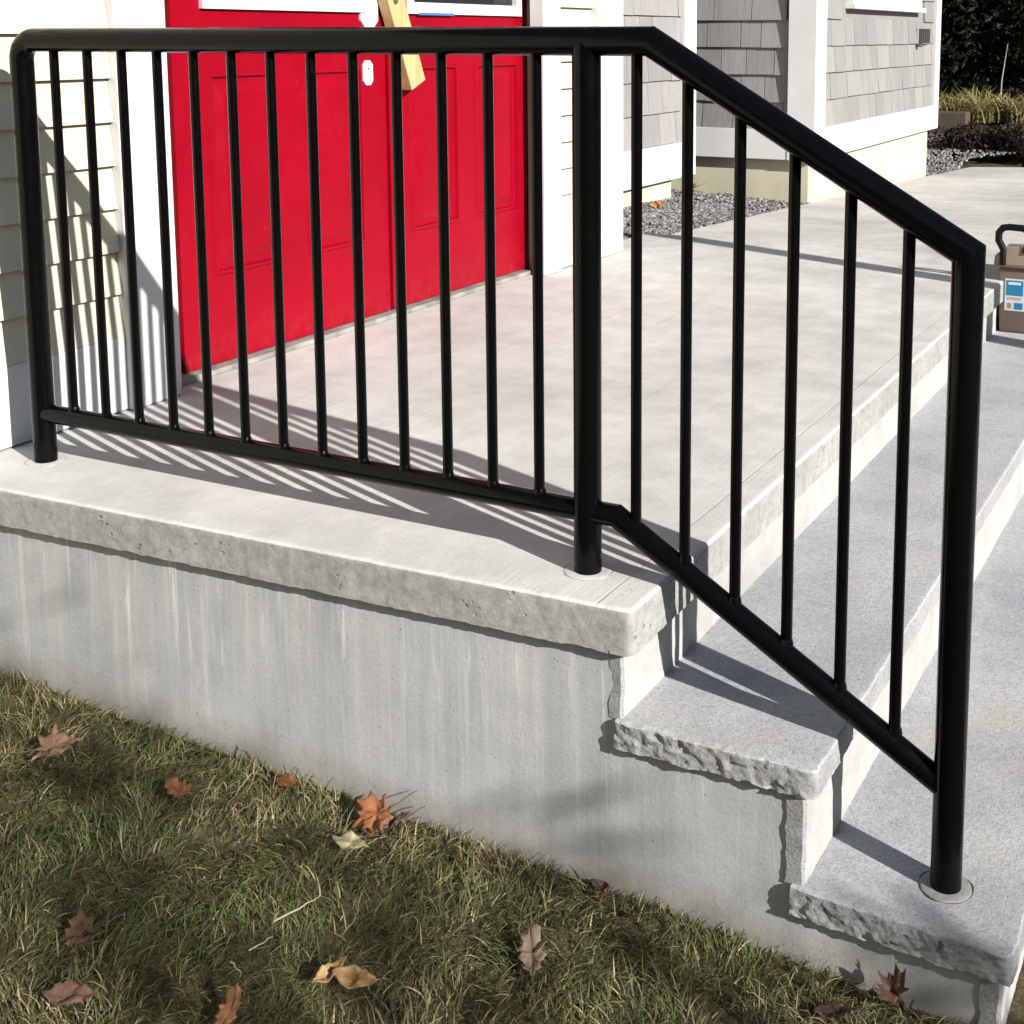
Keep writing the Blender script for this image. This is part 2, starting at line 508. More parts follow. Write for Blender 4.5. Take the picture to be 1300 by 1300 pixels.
def sweep_slab(name, mat, parent, path_front, x1, y1, z_top, thick, rough_front, rough_nose, r=0.010, step=0.006, back=None, corner=0.014, ragged=0.0, seed=0.0, undercut=0.0, coarse=22.0, face_mat=None):
    """slab with a rough front (-y) face, a rounded corner, and a nose (+x) face running in +y"""
    x0, = [path_front]
    pts = []
    nfr = max(2, int((x1 - corner - x0) / step))
    for i in range(nfr):
        x = x0 + (x1 - corner - x0) * i / nfr
        pts.append((x, front_fn(x), 0.0, -1.0, rough_front))
    yc = front_fn(x1) + corner
    for i in range(7):
        a = -math.pi / 2 + (math.pi / 2) * i / 6
        t = i / 6
        pts.append((x1 - corner + corner * math.cos(a), yc + corner * math.sin(a), math.cos(a), math.sin(a), rough_front * (1 - t) + rough_nose * t))
    y = yc
    st = step
    while y < y1:
        y += st
        if y > 0.6: st = min(0.05, st * 1.06)
        pts.append((x1, min(y, y1), 1.0, 0.0, rough_nose))
    prof = [(-corner * 0.9, 0.0)]
    for i in range(5):
        a = math.pi / 2 * (1 - i / 4)
        prof.append((-r + r * math.cos(a), -r + r * math.sin(a)))
    nz = max(4, int((thick - r) / step))
    for i in range(1, nz + 1):
        prof.append((-undercut * i / nz, -r - (thick - r) * i / nz))
    prof.append((-0.09, -thick))
    V, F = [], []
    np_ = len(prof)
    for k, (x, y, nx, ny, rg) in enumerate(pts):
        for q, (d, z) in enumerate(prof):
            w = 0.0 if q == 0 else (0.35 if q < 3 else 1.0)
            if q == np_ - 1: w = 0
            e = 0.0
            zz = z
            if rg > 0 and w > 0:
                e = rg * w * (0.75 * fbm(x + seed, y, z, coarse, 2) + 0.55 * fbm(x + seed, y, z + 3, coarse * 4, 2) + 0.3 * noise.noise(Vector(((x + seed) * 300, y * 300, z * 300))))
                if rg > 0.005:
                    e = 0.0
                    for sc_, am in ((38.0, 1.0), (95.0, 0.45), (210.0, 0.2)):
                        pp = Vector(((x + seed), y, z * 1.35)) * sc_
                        cp = noise.voronoi(pp)[1][0]
                        gr_ = noise.noise_vector(cp * 3.7 + Vector((5.1, 2.2, 9.3)))
                        e += am * rg * w * (0.55 * noise.noise(cp * 1.9) + 0.75 * gr_.dot(pp - cp))
                    e += rg * w * 0.25 * noise.noise(Vector((x + seed, y, z)) * 12)
            if ragged > 0 and q >= np_ - 2:
                zz = z + ragged * (abs(fbm(x + seed, y, 7, 14, 3)) + 0.25 * noise.noise(Vector(((x + seed) * 70, y * 70, 3))))
            if q in (1, 2) and rg > 0.005:
                zz = z - 0.004 * abs(noise.noise(Vector(((x + seed) * 45, y * 45, 5))))
            V.append((x + nx * (d + e), y + ny * (d + e), z_top + zz))
    for k in range(len(pts) - 1):
        for q in range(np_ - 1):
            F.append((k * np_ + q, k * np_ + q + 1, (k + 1) * np_ + q + 1, (k + 1) * np_ + q))
    # top sheet
    n0 = len(V)
    bx = x0 if back is None else back
    V.append((bx, y1, z_top))
    if back is not None and back != x0: V.append((bx, front_fn(x0) + 0.02, z_top))
    top = [k * np_ for k in range(len(pts))] + list(range(n0, len(V)))
    F.append(tuple(top))
    # end cap on the left
    F.append(tuple(range(np_ - 1, -1, -1)))
    me = bpy.data.meshes.new(name)
    me.from_pydata(V, [], F)
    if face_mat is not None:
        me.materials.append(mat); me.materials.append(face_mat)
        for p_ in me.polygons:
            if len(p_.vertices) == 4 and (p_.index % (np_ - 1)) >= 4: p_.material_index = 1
    bm = bmesh.new(); bm.from_mesh(me)
    bmesh.ops.recalc_face_normals(bm, faces=bm.faces)
    big = max(bm.faces, key=lambda f: len(f.verts))
    for f in bm.faces: f.smooth = f is not big
    if big.normal.z < 0: bmesh.ops.reverse_faces(bm, faces=bm.faces)
    for e in bm.edges:
        if len(e.link_faces) == 2 and e.calc_face_angle(0) > math.radians(60): e.smooth = False
    bm.to_mesh(me); bm.free()
    return link(name, me, mat, parent)

front_fn = front
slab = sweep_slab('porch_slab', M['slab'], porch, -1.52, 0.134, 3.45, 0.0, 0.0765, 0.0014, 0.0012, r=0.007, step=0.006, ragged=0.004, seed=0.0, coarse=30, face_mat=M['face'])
front_fn = lambda u: -0.103
sweep_slab('tread', M['granite'], porch, 0.100, 0.432, 3.45, Z1, 0.046, 0.0070, 0.0025, r=0.004, step=0.0036, ragged=0.005, seed=3.1, face_mat=M['rock'])['label'] = 'upper granite tread'
front_fn = lambda u: -0.104 - 0.03 * (u - 0.4)
sweep_slab('tread', M['granite'], porch, 0.395, 0.722, 3.45, Z2, 0.048, 0.0070, 0.0025, r=0.004, step=0.0036, ragged=0.005, seed=8.7, face_mat=M['rock'])['label'] = 'lower granite tread'

# concrete body under the slab and treads
def wallv(u): return front(u) + 0.020
def body():
    cols_ = [(-1.55, -0.066), (0.100, -0.066), (0.100, Z1 - 0.042), (0.400, Z1 - 0.042), (0.400, Z2 - 0.044), (0.690, Z2 - 0.044)]
    wy = lambda u: wallv(u) if u <= 0.1001 else -0.0895
    V, F = [], []
    spans = [(-1.55, 0.100, -0.066), (0.100, 0.400, Z1 - 0.042), (0.400, 0.690, Z2 - 0.044)]
    idx = {}
    def v(x, y, z):
        k = (round(x, 4), round(y, 4), round(z, 4))
        if k not in idx:
            idx[k] = len(V); V.append((x, y, z))
        return idx[k]
    for x0, x1, zt in spans:
        n_ = max(2, int((x1 - x0) / 0.05))
        zs = [zt, -0.85]
        if zt > -0.1: zs = [zt, Z1 - 0.042, Z2 - 0.044, -0.85]
        elif zt > -0.3: zs = [zt, Z2 - 0.044, -0.85]
        for i in range(n_):
            a_, b_ = x0 + (x1 - x0) * i / n_, x0 + (x1 - x0) * (i + 1) / n_
            for j in range(len(zs) - 1):
                F.append((v(a_, wy(a_), zs[j]), v(b_, wy(b_), zs[j]), v(b_, wy(b_), zs[j + 1]), v(a_, wy(a_), zs[j + 1])))
            F.append((v(a_, wy(a_), zt), v(b_, wy(b_), zt), v(b_, 3.44, zt), v(a_, 3.44, zt)))
    for x, z0, z1 in ((0.100, Z1 - 0.042, -0.066), (0.400, Z2 - 0.044, Z1 - 0.042), (0.690, -0.85, Z2 - 0.044)):
        F.append((v(x, wy(x), z0), v(x, wy(x), z1), v(x, 3.44, z1), v(x, 3.44, z0)))
    m2 = MB(); m2.v, m2.f = V, F
    m2.build('foundation_wall', M['wall'], porch, smooth=True)
body()
def riser(x0, x1, z0, z1, y0):
    """rough-edged slab set on end; fine near the camera, coarser far along the step"""
    ys = [y0]
    st = 0.006
    while ys[-1] < 3.44:
        ys.append(min(3.44, ys[-1] + st))
        if ys[-1] > 0.4: st = min(0.06, st * 1.1)
    nz = max(8, int((z1 - z0) / 0.008))
    V, F = [], []
    prof = [(x0, 0), (x0 + (x1 - x0) * 0.5, 0), (x1, 0)]
    for j, y in enumerate(ys):
        for k in range(nz + 1):
            z = z0 + (z1 - z0) * k / nz
            e = 0.0014 * fbm(y, z, x0 * 9, 30, 3)
            ch = 0.002 * max(0, fbm(z, x0 * 5, 3, 25, 2)) if j < 2 else 0
            V.append((x1 + e - (0.004 + ch if j == 0 else 0), y + (0.0015 * fbm(z, 1, x0 * 7, 60, 2) if j == 0 else 0), z))
    for j in range(len(ys) - 1):
        for k in range(nz):
            a_ = j * (nz + 1) + k
            F.append((a_, a_ + nz + 1, a_ + nz + 2, a_ + 1))
    n0 = len(V)
    for k in range(nz + 1):
        z = z0 + (z1 - z0) * k / nz
        V.append((x0 + 0.003 * fbm(z, 8, x0, 55, 3), y0 + 0.002 * fbm(z, 4, x0, 40, 2) + 0.0015, z))
    for k in range(nz): F.append((k, k + 1, n0 + k + 1, n0 + k))
    m2 = MB(); m2.add(V, F)
    me = m2.mesh('riser', smooth=True)
    me.materials.append(M['riser']); me.materials.append(M['rock'])
    for p_ in me.polygons:
        if abs(p_.normal.y) > 0.35: p_.material_index = 1
    link('riser', me, None, porch)
riser(0.086, 0.110, Z1 - 0.002, -0.070, -0.0925)
riser(0.384, 0.414, Z2 - 0.002, Z1 - 0.040, -0.0945)
riser(0.676, 0.706, -0.72, Z2 - 0.042, -0.0945)

M['patch'] = concrete('patch_concrete', (0.60, 0.593, 0.572), 'plain')
def collar(x, y, z, r, nick, mat='grout'):
    N = 40
    V, F = [(x, y, z + (0.0035 if mat == 'grout' else 0.0015))], []
    for ring, (rr, zz) in enumerate([(r * 0.75, 0.0032), (r * 0.95, 0.0022), (r, 0.0012), (r * 1.01, -0.004)] if mat == 'grout' else [(r * 0.75, 0.0014), (r * 0.92, 0.0010), (r, 0.0004), (r * 1.01, -0.003)]):
        for i in range(N):
            a = 2 * math.pi * i / N
            q = 1 + nick * noise.noise(Vector((math.cos(a) * 2.5 + x * 9, math.sin(a) * 2.5, z)))
            V.append((x + rr * q * math.cos(a), y + rr * q * math.sin(a), z + zz + (0.0012 if mat == 'grout' else 0.0003) * noise.noise(Vector((math.cos(a) * 3, math.sin(a) * 3, ring * 1.3)))))
    for i in range(N):
        F.append((0, 1 + i, 1 + (i + 1) % N))
        for g in range(3):
            a0 = 1 + g * N
            F.append((a0 + i, a0 + N + i, a0 + N + (i + 1) % N, a0 + (i + 1) % N))
    m2 = MB(); m2.add(V, F)
    m2.build('grout_collar', M[mat], porch, smooth=True)
    # the cored groove round the patch
    g = MB()
    pts = [(x + (r * 1.02) * math.cos(2 * math.pi * i / N), y + (r * 1.02) * math.sin(2 * math.pi * i / N), z + 0.0002) for i in range(N)]
    V, F = [], []
    for i in range(N):
        a = 2 * math.pi * i / N
        w = (0.0007 if mat == 'grout' else 0.0003) + (0.0026 if mat == 'grout' else 0.0008) * max(0, noise.noise(Vector((math.cos(a) * 1.7 + x * 5, math.sin(a) * 1.7, 2))) + 0.25)
        for rr in (r * 1.015, r * 1.015 + w):
            V.append((x + rr * math.cos(a), y + rr * math.sin(a), z + 0.0007))
    for i in range(N):
        j = (i + 1) % N
        F.append((2 * i, 2 * i + 1, 2 * j + 1, 2 * j))
    g.add(V, F)
    g.build('core_joint', M['dark'], porch)

# ------------------------------------------------------------------ railing
RT, RB, RP = 0.0232, 0.0190, 0.0091
L3, H, HB = 0.6039, 0.872, 0.1041
ZT3, ZB3 = 0.9609 - 0.3826, 0.1554 - 0.3826
UB, UBB = 0.1103, 0.0525
rail = empty('stair_railing', (0, 0, 0), 'black painted metal pipe railing on the porch edge, sloping down over the steps', 'railing')
# top rail: quarter bend at the wall post, two mitred corners at the steps
R0 = 0.040
pts = []
for i in range(13):
    a = math.pi - (math.pi / 2) * i / 12
    pts.append((-1.28 + R0 + R0 * math.cos(a), 0, H - R0 + R0 * math.sin(a)))
pts += [(-0.6, 0, H), (UB, 0, H), (L3, 0, ZT3), (L3, 0, ZT3 - 0.05)]
MB().tube(pts, RT, 28).build('top_rail', M['black'], rail, smooth=True, angle=20)
MB().tube([(-1.28, 0, HB), (-0.5, 0, HB), (UBB, 0, HB), (L3, 0, ZB3)], RB, 24).build('bottom_rail', M['black'], rail, smooth=True, angle=20)
for x, z0, z1 in ((-1.28, -0.02, H - R0), (0.0, -0.02, H), (L3, Z2 - 0.02, ZT3 - 0.049)):
    MB().tube([(x, 0, z0), (x, 0, (z0 + z1) / 2), (x, 0, z1)], RT, 28).build('post', M['black'], rail, smooth=True)
for i in range(13):
    x = -1.28 + 1.28 / 14 * (i + 1)
    MB().tube([(x, 0, HB + 0.006), (x, 0, H - 0.01)], RP, 14).build('picket', M['black'], rail, smooth=True)
for i in range(6):
    x = 0.0863 * (i + 1) + 0.002
    zt = H if x < UB else H + (ZT3 - H) * (x - UB) / (L3 - UB)
    zb = HB + (ZB3 - HB) * (x - UBB) / (L3 - UBB)
    MB().tube([(x, 0, zb + 0.006), (x, 0, zt - 0.01)], RP, 14).build('picket', M['black'], rail, smooth=True)
# weld beads where pickets and posts meet the rails
def weld(x, z, r, tilt=0.0):
    N = 14
    V, F = [], []
    for ring, (rr, dz) in enumerate([(r + 0.0002, 0.006), (r + 0.0016, 0.002), (r + 0.0026, -0.004)]):
        for i in range(N):
            a = 2 * math.pi * i / N
            k = 1 + 0.10 * noise.noise(Vector((math.cos(a) * 3 + x * 40, math.sin(a) * 3 + z * 40, 0)))
            V.append((x + rr * k * math.cos(a), rr * k * math.sin(a), z + dz * (1 if tilt >= 0 else -1) + tilt * rr * math.cos(a)))
    for g in range(2):
        for i in range(N):
            F.append((g * N + i, (g + 1) * N + i, (g + 1) * N + (i + 1) % N, g * N + (i + 1) % N))
    m2 = MB(); m2.add(V, F)
    m2.build('weld_bead', M['black'], rail, smooth=True)
for i in range(13):
    x = -1.28 + 1.28 / 14 * (i + 1)
    weld(x, HB + RB - 0.001, RP)
for i in range(1, 6):
    x = 0.0863 * (i + 1) + 0.002
    s = (ZB3 - HB) / (L3 - UBB)
    weld(x, HB + s * (x - UBB) + RB * 1.2, RP, 0.0)
collar(-1.28, 0, 0.0, 0.040, 0.14, 'patch')
collar(0.0, 0, 0.0, 0.040, 0.08, 'patch')
collar(L3, 0, Z2, 0.0385, 0.05)

# ------------------------------------------------------------------ cream house with red double door
house = empty('house', (-1.6, 1.5, -0.5), 'cream clapboard house wall with white trim round red double doors', 'house')
HT = 2.75
DX, D0, D1, DM = -1.491, 0.50, 2.41, 1.496
mb = MB()
mb.box(-3.2, -1.445, -3.2, 0.46, -0.9, HT)
mb.box(-3.2, -1.445, 2.36, 2.99, -0.9, HT)
mb.box(-3.2, -1.445, 0.46, 2.36, 2.10, HT)
mb.box(-3.2, -1.560, 0.46, 2.36, -0.9, 2.10)
mb.build('wall', M['cream'], house)
# clapboards: wedge boards, each lapping the one below
PITCHZ = 0.1005
def clap(y0, y1, z):
    m2 = MB()
    P = [(-1.446, z), (-1.4135, z), (-1.4320, z + PITCHZ + 0.016), (-1.446, z + PITCHZ + 0.016)]
    m2.prism(P, 1, y0, y1)
    return m2.build('clapboard', M['cream'], house)
for k in range(25):
    z = 0.181 + k * PITCHZ
    clap(-3.2, 0.349, z)
    clap(2.4402, 2.739, z)
def trim(name, x0, x1, y0, y1, z0, z1, mat='white', par=None, bev=0.002):
    return MB().box(x0, x1, y0, y1, z0, z1).build(name, M[mat], par or house, bevel=bev)
trim('skirt_board', -1.446, -1.413, -3.2, 0.3492, 0.004, 0.1805)
trim('skirt_board', -1.446, -1.413, 2.4405, 2.7388, 0.004, 0.1805)
trim('door_casing', -1.560, -1.400, 0.350, 0.508, 0.002, 2.16)
trim('door_casing', -1.450, -1.394, 2.310, 2.440, 0.002, 2.16)
trim('door_jamb', -1.560, -1.452, 2.412, 2.450, 0.002, 2.10)
trim('head_casing', -1.560, -1.390, 0.330, 2.46, 2.1605, 2.32)
trim('corner_board', -1.47, -1.396, 2.740, 2.966, 0.002, HT)
trim('corner_board', -3.2, -1.4705, 2.9905, 3.012, -0.3, HT)
trim('threshold', -1.560, -1.458, 0.509, 2.411, 0.001, 0.016, 'sill')
mb = MB()
mb.prism([(-3.4, HT + 0.9), (-1.15, HT - 0.05), (-1.15, HT + 0.06), (-3.4, HT + 1.02)], 1, -3.5, 3.15)
mb.build('roof', M['roof'], house)

def panelled_leaf(y0, y1, name_label):
    """door leaf with two raised panels below a glazed light; relief is cut into the mesh"""
    th = 0.044
    w = y1 - y0
    st, ms = 0.118, 0.115
    pw = (w - 2 * st - ms) / 2
    cells_y = [y0, y0 + st, y0 + st + pw, y0 + st + pw + ms, y1 - st, y1]
    zs = [0.020, 0.252, 0.787, 0.950, 1.90, 2.085]
    m2 = MB()
    X = DX
    def quad(a, b, c, d): m2.add([a, b, c, d], [(0, 1, 2, 3)])
    def rect(ya, yb, za, zb, x): quad((x, ya, za), (x, yb, za), (x, yb, zb), (x, ya, zb))
    def ringq(o, xo, i, xi):
        (a, b, c, d), (e, f, g, h) = o, i
        O = [(xo, a, c), (xo, b, c), (xo, b, d), (xo, a, d)]
        I = [(xi, e, g), (xi, f, g), (xi, f, h), (xi, e, h)]
        for k in range(4):
            quad(O[k], O[(k + 1) % 4], I[(k + 1) % 4], I[k])
    # bottom rail, mid rail, top rail
    rect(y0, y1, zs[0], zs[1], X); rect(y0, y1, zs[2], zs[3], X); rect(y0, y1, zs[4], zs[5], X)
    for a, b in ((0, 1), (2, 3), (4, 5)): rect(cells_y[a], cells_y[b], zs[1], zs[2], X)
    rect(y0, y0 + st - 0.015, zs[3], zs[4], X); rect(y1 - st + 0.015, y1, zs[3], zs[4], X)
    for a, b in ((1, 2), (3, 4)):
        ya, yb, za, zb = cells_y[a], cells_y[b], zs[1], zs[2]
        lv = [(0.0, 0.0), (0.004, 0.005), (0.012, 0.006), (0.016, -0.005), (0.030, -0.006), (0.056, 0.0015)]
        for q in range(len(lv) - 1):
            d0, h0 = lv[q]; d1, h1 = lv[q + 1]
            ringq((ya + d0, yb - d0, za + d0, zb - d0), X + h0, (ya + d1, yb - d1, za + d1, zb - d1), X + h1)
        d = lv[-1][0]
        rect(ya + d, yb - d, za + d, zb - d, X + lv[-1][1])
    # edges and back
    for ya in (y0, y1): quad((X, ya, zs[0]), (X - th, ya, zs[0]), (X - th, ya, zs[5]), (X, ya, zs[5]))
    quad((X, y0, zs[0]), (X, y1, zs[0]), (X - th, y1, zs[0]), (X - th, y0, zs[0]))
    quad((X, y0, zs[5]), (X, y1, zs[5]), (X - th, y1, zs[5]), (X - th, y0, zs[5]))
    rect(y0, y1, zs[0], zs[5], X - th)
    bm = bmesh.new()
    me = bpy.data.meshes.new('door')
    me.from_pydata(m2.v, [], m2.f)
    bm.from_mesh(me)
    bmesh.ops.remove_doubles(bm, verts=bm.verts, dist=0.0001)
    bmesh.ops.recalc_face_normals(bm, faces=bm.faces)
    bm.to_mesh(me); bm.free()
    door = link('door', me, M['red'], house)
    door['label'] = name_label
    # glazed light: white frame and dark pane
    ya, yb, za, zb = y0 + st - 0.016, y1 - st + 0.016, 0.949, 1.901
    fr = MB()
    wd = 0.036
    fr.box(DX - 0.02, DX + 0.013, ya, yb, za, za + wd); fr.box(DX - 0.02, DX + 0.013, ya, yb, zb - wd, zb)
    fr.box(DX - 0.02, DX + 0.0128, ya, ya + wd, za + wd, zb - wd); fr.box(DX - 0.02, DX + 0.0128, yb - wd, yb, za + wd, zb - wd)
    fr.build('window_frame', M['white'], door)
    MB().box(DX - 0.012, DX - 0.006, ya + 0.02, yb - 0.02, za + 0.02, zb - 0.02).build('pane', M['glass'], door)
    return door
g = Mat('dark_glass', 0.06, 0.6, (0.012, 0.014, 0.016))
M['glass'] = g.m
doorL = panelled_leaf(0.612, DM - 0.0025, 'left red door leaf with a white lock plate')
doorR = panelled_leaf(DM + 0.0025, 2.405, 'right red door leaf')
trim('astragal', DX - 0.03, DX + 0.010, DM + 0.003, DM + 0.030, 0.024, 2.08, 'red', bev=0.003)
# small bevelled lock plate on the left leaf
def plate(y, z0, z1, w, ch, par, name, t=0.006, x=None):
    P = [(y - w / 2, z0 + ch), (y - w / 2 + ch, z0), (y + w / 2 - ch, z0), (y + w / 2, z0 + ch), (y + w / 2, z1 - ch), (y + w / 2 - ch, z1), (y - w / 2 + ch, z1), (y - w / 2, z1 - ch)]
    X = DX if x is None else x
    return MB().prism(P, 0, X - 0.004, X + t).build(name, M['white'], par, bevel=0.0015)
pl = plate(1.402, 0.731, 0.806, 0.046, 0.013, doorL, 'lock_plate')
MB().tube([(DX + 0.005, 1.402, 0.782), (DX + 0.0085, 1.402, 0.782)], 0.003, 10).build('screw', M['hinge'], pl)
plate(1.412, 0.905, 1.12, 0.085, 0.02, doorL, 'handle_plate', 0.008)
for z in (0.23, 0.93, 1.75):
    h = MB().tube([(-1.452, 2.398, z), (-1.452, 2.398, z + 0.10)], 0.0075, 10)
    h.box(-1.470, -1.450, 2.392, 2.4118, z, z + 0.10)
    h.build('hinge', M['hinge'], house)
# strip of blue masking tape left on the right window frame
MB().box(DX + 0.0132, DX + 0.0145, 1.66, 1.86, 0.945, 0.953).build('tape', flat('blue_tape', (0.06, 0.16, 0.42), 0.6), house)

# raw lumber brace leaning across the meeting of the doors
plank = empty('wooden_plank', (-1.45, 1.59, 0.71), 'raw pine plank with a screw hanging slanted across the red doors', 'plank')
def make_plank():
    a = Vector((0, 1.600, 0.726)); b = Vector((0, 1.325, 1.38))
    d = (b - a).normalized()
    n_ = Vector((0, d.z, -d.y))
    w = 0.040
    x0, x1 = -1.4795, -1.4405
    p0 = a - n_ * -w; p1 = a + n_ * -w
    P = [a + n_ * w, a - n_ * w, b - n_ * w, b + n_ * w]
    m2 = MB().prism([(p.y, p.z) for p in P], 0, x0, x1)
    m2.build('board', M['pine'], plank, (0, 0, 0), bevel=0.002)
    s = a + d * 0.285 + n_ * -0.005
    MB().tube([(x1 - 0.002, s.y, s.z), (x1 + 0.004, s.y, s.z)], 0.011, 14).build('screw', M['hinge'], plank)
make_plank()

# ------------------------------------------------------------------ grey shingled house beyond
sh = empty('shingled_house', (-2.3, 6.5, -0.5), 'grey shingled house with white skirt boards and cream foundation beyond the porch', 'house')
AX, AY1 = -2.05, 5.21           # bay: face and far corner
PY, BX, BY1 = 5.50, -1.42, 8.60  # set-forward block: near face, long face, far corner
MB().box(-4.0, AX - 0.02, 3.02, AY1 - 0.01, 0.075, 2.75).build('wall', M['shingle'], sh)['label'] = 'grey shingled bay wall next to the cream corner'
MB().box(-4.0, BX - 0.02, PY + 0.02, BY1 - 0.01, 0.155, 2.75).build('wall', M['shingle'], sh)
MB().box(-4.0, AX - 0.035, 3.02, 4.985, -0.7, 0.0745).build('foundation', M['found'], sh, bevel=0.004)
MB().box(-4.0, BX - 0.030, PY + 0.035, 8.47, -0.9, 0.1545).build('foundation', M['found'], sh, bevel=0.004)
def strim(name, *a): return MB().box(*a).build(name, M['white'], sh, bevel=0.003)
strim('skirt_board', AX - 0.02, AX + 0.016, 3.02, AY1 - 0.17, 0.076, 0.277)
strim('corner_board', AX - 0.02, AX + 0.020, AY1 - 0.169, AY1, 0.076, 2.75)
strim('corner_board', -2.4, AX - 0.021, AY1 - 0.010, AY1 + 0.014, 0.076, 2.75)
strim('skirt_board', -3.0, BX - 0.151, PY - 0.016, PY + 0.02, 0.155, 0.332)
strim('corner_board', BX - 0.150, BX + 0.020, PY - 0.020, PY + 0.02, 0.155, 2.75)
strim('corner_board', BX - 0.02, BX + 0.0205, PY + 0.0205, PY + 0.175, 0.155, 2.75)
strim('skirt_board', BX - 0.02, BX + 0.016, PY + 0.1755, BY1 - 0.141, 0.155, 0.340)
strim('corner_board', BX - 0.02, BX + 0.0205, BY1 - 0.140, BY1, 0.155, 2.75)
mb = MB()
mb.prism([(-4.2, 3.4), (-1.05, 2.74), (-1.05, 2.84), (-4.2, 3.5)], 1, 3.2, 8.9)
mb.build('roof', M['roof'], sh)

def shingle_field(axis, plane, a0, a1, z0, rows, pitch, sgn, skip=None):
    """wedge shingles; axis 1: runs along y on an x-facing wall; axis 0: runs along x on a -y-facing wall"""
    extra = MB()
    for r in range(rows):
        z = z0 + r * pitch
        a = a0 + (random.uniform(-0.12, 0) if r % 2 else random.uniform(-0.06, 0))
        while a < a1:
            w = random.uniform(0.12, 0.25) if axis == 0 else random.uniform(0.14, 0.33)
            s, e = max(a, a0), min(a + w, a1)
            a += w
            if e - s < 0.02: continue
            g_ = 0.0022
            zb = z + random.uniform(-0.002, 0.002)
            zt = z + pitch + 0.01
            butt, top = 0.018 + random.uniform(-0.002, 0.002), 0.0035
            if axis == 1:
                P = [(plane - 0.019, zb), (plane - 0.019 + butt, zb), (plane - 0.019 + top, zt), (plane - 0.019, zt)]
                q = lambda s_, e_: MB().prism(P, 1, s_, e_)
            else:
                P = [(plane + 0.019, zb), (plane + 0.019 - butt, zb), (plane + 0.019 - top, zt), (plane + 0.019, zt)]
                q = lambda s_, e_: MB().prism(P, 0, s_, e_)
            if skip and skip(s, e, z, zt): continue
            m2 = q(s + g_, e - g_)
            if r < 6: m2.build('shingle', M['shingle'], sh)
            else: extra.add(m2.v, m2.f)
    if extra.v:
        o = extra.build('upper_shingles', M['shingle'], sh)
        o['kind'] = 'stuff'
shingle_field(1, AX, 3.45, AY1 - 0.17, 0.278, 15, 0.177, 1)
win = (6.10, 8.02, 1.045, 2.2)
def over_window(s, e, z, zt): return e > win[0] and s < win[1] and zt > win[2] + 0.02 and z < win[3]
shingle_field(1, BX, PY + 0.176, BY1 - 0.141, 0.341, 14, 0.1595, 1, over_window)
shingle_field(0, PY, -2.75, BX - 0.151, 0.333, 14, 0.1595, -1)
# window on the long face: only its sill shows at the top of the frame
w_ = strim('window', BX - 0.03, BX + 0.022, win[0] + 0.10, win[1] - 0.06, 1.075, 1.19)
MB().box(BX - 0.03, BX + 0.045, win[0] + 0.06, win[1] - 0.02, 1.045, 1.078).build('sill', M['white'], w_, bevel=0.003)
MB().box(BX - 0.03, BX + 0.0225, win[0] + 0.10, win[0] + 0.20, 1.1905, 2.10).build('frame', M['white'], w_, bevel=0.003)
MB().box(BX - 0.03, BX + 0.0225, win[1] - 0.16, win[1] - 0.06, 1.1905, 2.10).build('frame', M['white'], w_, bevel=0.003)
MB().box(BX - 0.03, BX + 0.0225, win[0] + 0.10, win[1] - 0.06, 2.1005, 2.2).build('frame', M['white'], w_, bevel=0.003)
MB().box(BX - 0.02, BX - 0.010, win[0] + 0.19, win[1] - 0.15, 1.18, 2.11).build('pane', M['glass'], w_)
# small louvred vent with a latch near the far corner
vent = MB().box(BX - 0.008, BX + 0.006, 7.93, 8.28, 0.815, 0.935).build('vent', flat('vent_plastic', (0.36, 0.35, 0.34), 0.5), sh, bevel=0.002)
for k in range(5):
    y = 7.945 + k * 0.07
    MB().box(BX + 0.004, BX + 0.034 - 0.003 * k, y, y + 0.016, 0.822, 0.930).build('louvre', M['vent_dark'] if 'vent_dark' in M else M.setdefault('vent_dark', flat('vent_louvre', (0.07, 0.07, 0.07), 0.5)), vent)
MB().box(BX + 0.002, BX + 0.03, 7.93, 7.985, 0.795, 0.822).build('latch', M['hinge'], vent, bevel=0.003)

# ------------------------------------------------------------------ gravel
def ico():
    bm = bmesh.new()
    bmesh.ops.create_icosphere(bm, subdivisions=1, radius=1)
    V = np.array([v.co[:] for v in bm.verts]); F = np.array([[v.index for v in f.verts] for f in bm.faces])
    bm.free()
    return V, F
IV, IF = ico()
def pebbles(name, pts, smin, smax, label, parent=None):
    n = len(pts)
    s = rng.uniform(smin, smax, (n, 1, 1)) * rng.uniform(0.6, 1.0, (n, 1, 3))
    jit = 1 + rng.uniform(-0.25, 0.25, (n, len(IV), 1))
    th = rng.uniform(0, 6.28, n)
    V = IV[None] * jit * s
    c, si = np.cos(th)[:, None], np.sin(th)[:, None]
    X = V[:, :, 0] * c - V[:, :, 1] * si
    Y = V[:, :, 0] * si + V[:, :, 1] * c
    V = np.stack([X, Y, V[:, :, 2] * 0.75], 2) + np.array(pts)[:, None, :]
    F = (IF[None] + (np.arange(n) * len(IV))[:, None, None]).reshape(-1, 3)
    g = rng.choice([0.10, 0.15, 0.21, 0.27, 0.36], n, p=[.2, .25, .25, .2, .1])
    cc = np.stack([g * 1.0, g * 1.0, g * rng.uniform(0.94, 1.06, n)], 1)
    cc = np.repeat(cc, len(IV), 0)
    me = np_mesh(name, V.reshape(-1, 3), F, cc)
    return tag(link(name, me, M['pebble']), label, 'gravel', kind='stuff')
def gravel_base(name, poly):
    m2 = MB()
    m2.add(poly, [tuple(range(len(poly)))])
    tag(m2.build(name, M['soil']), kind='structure')
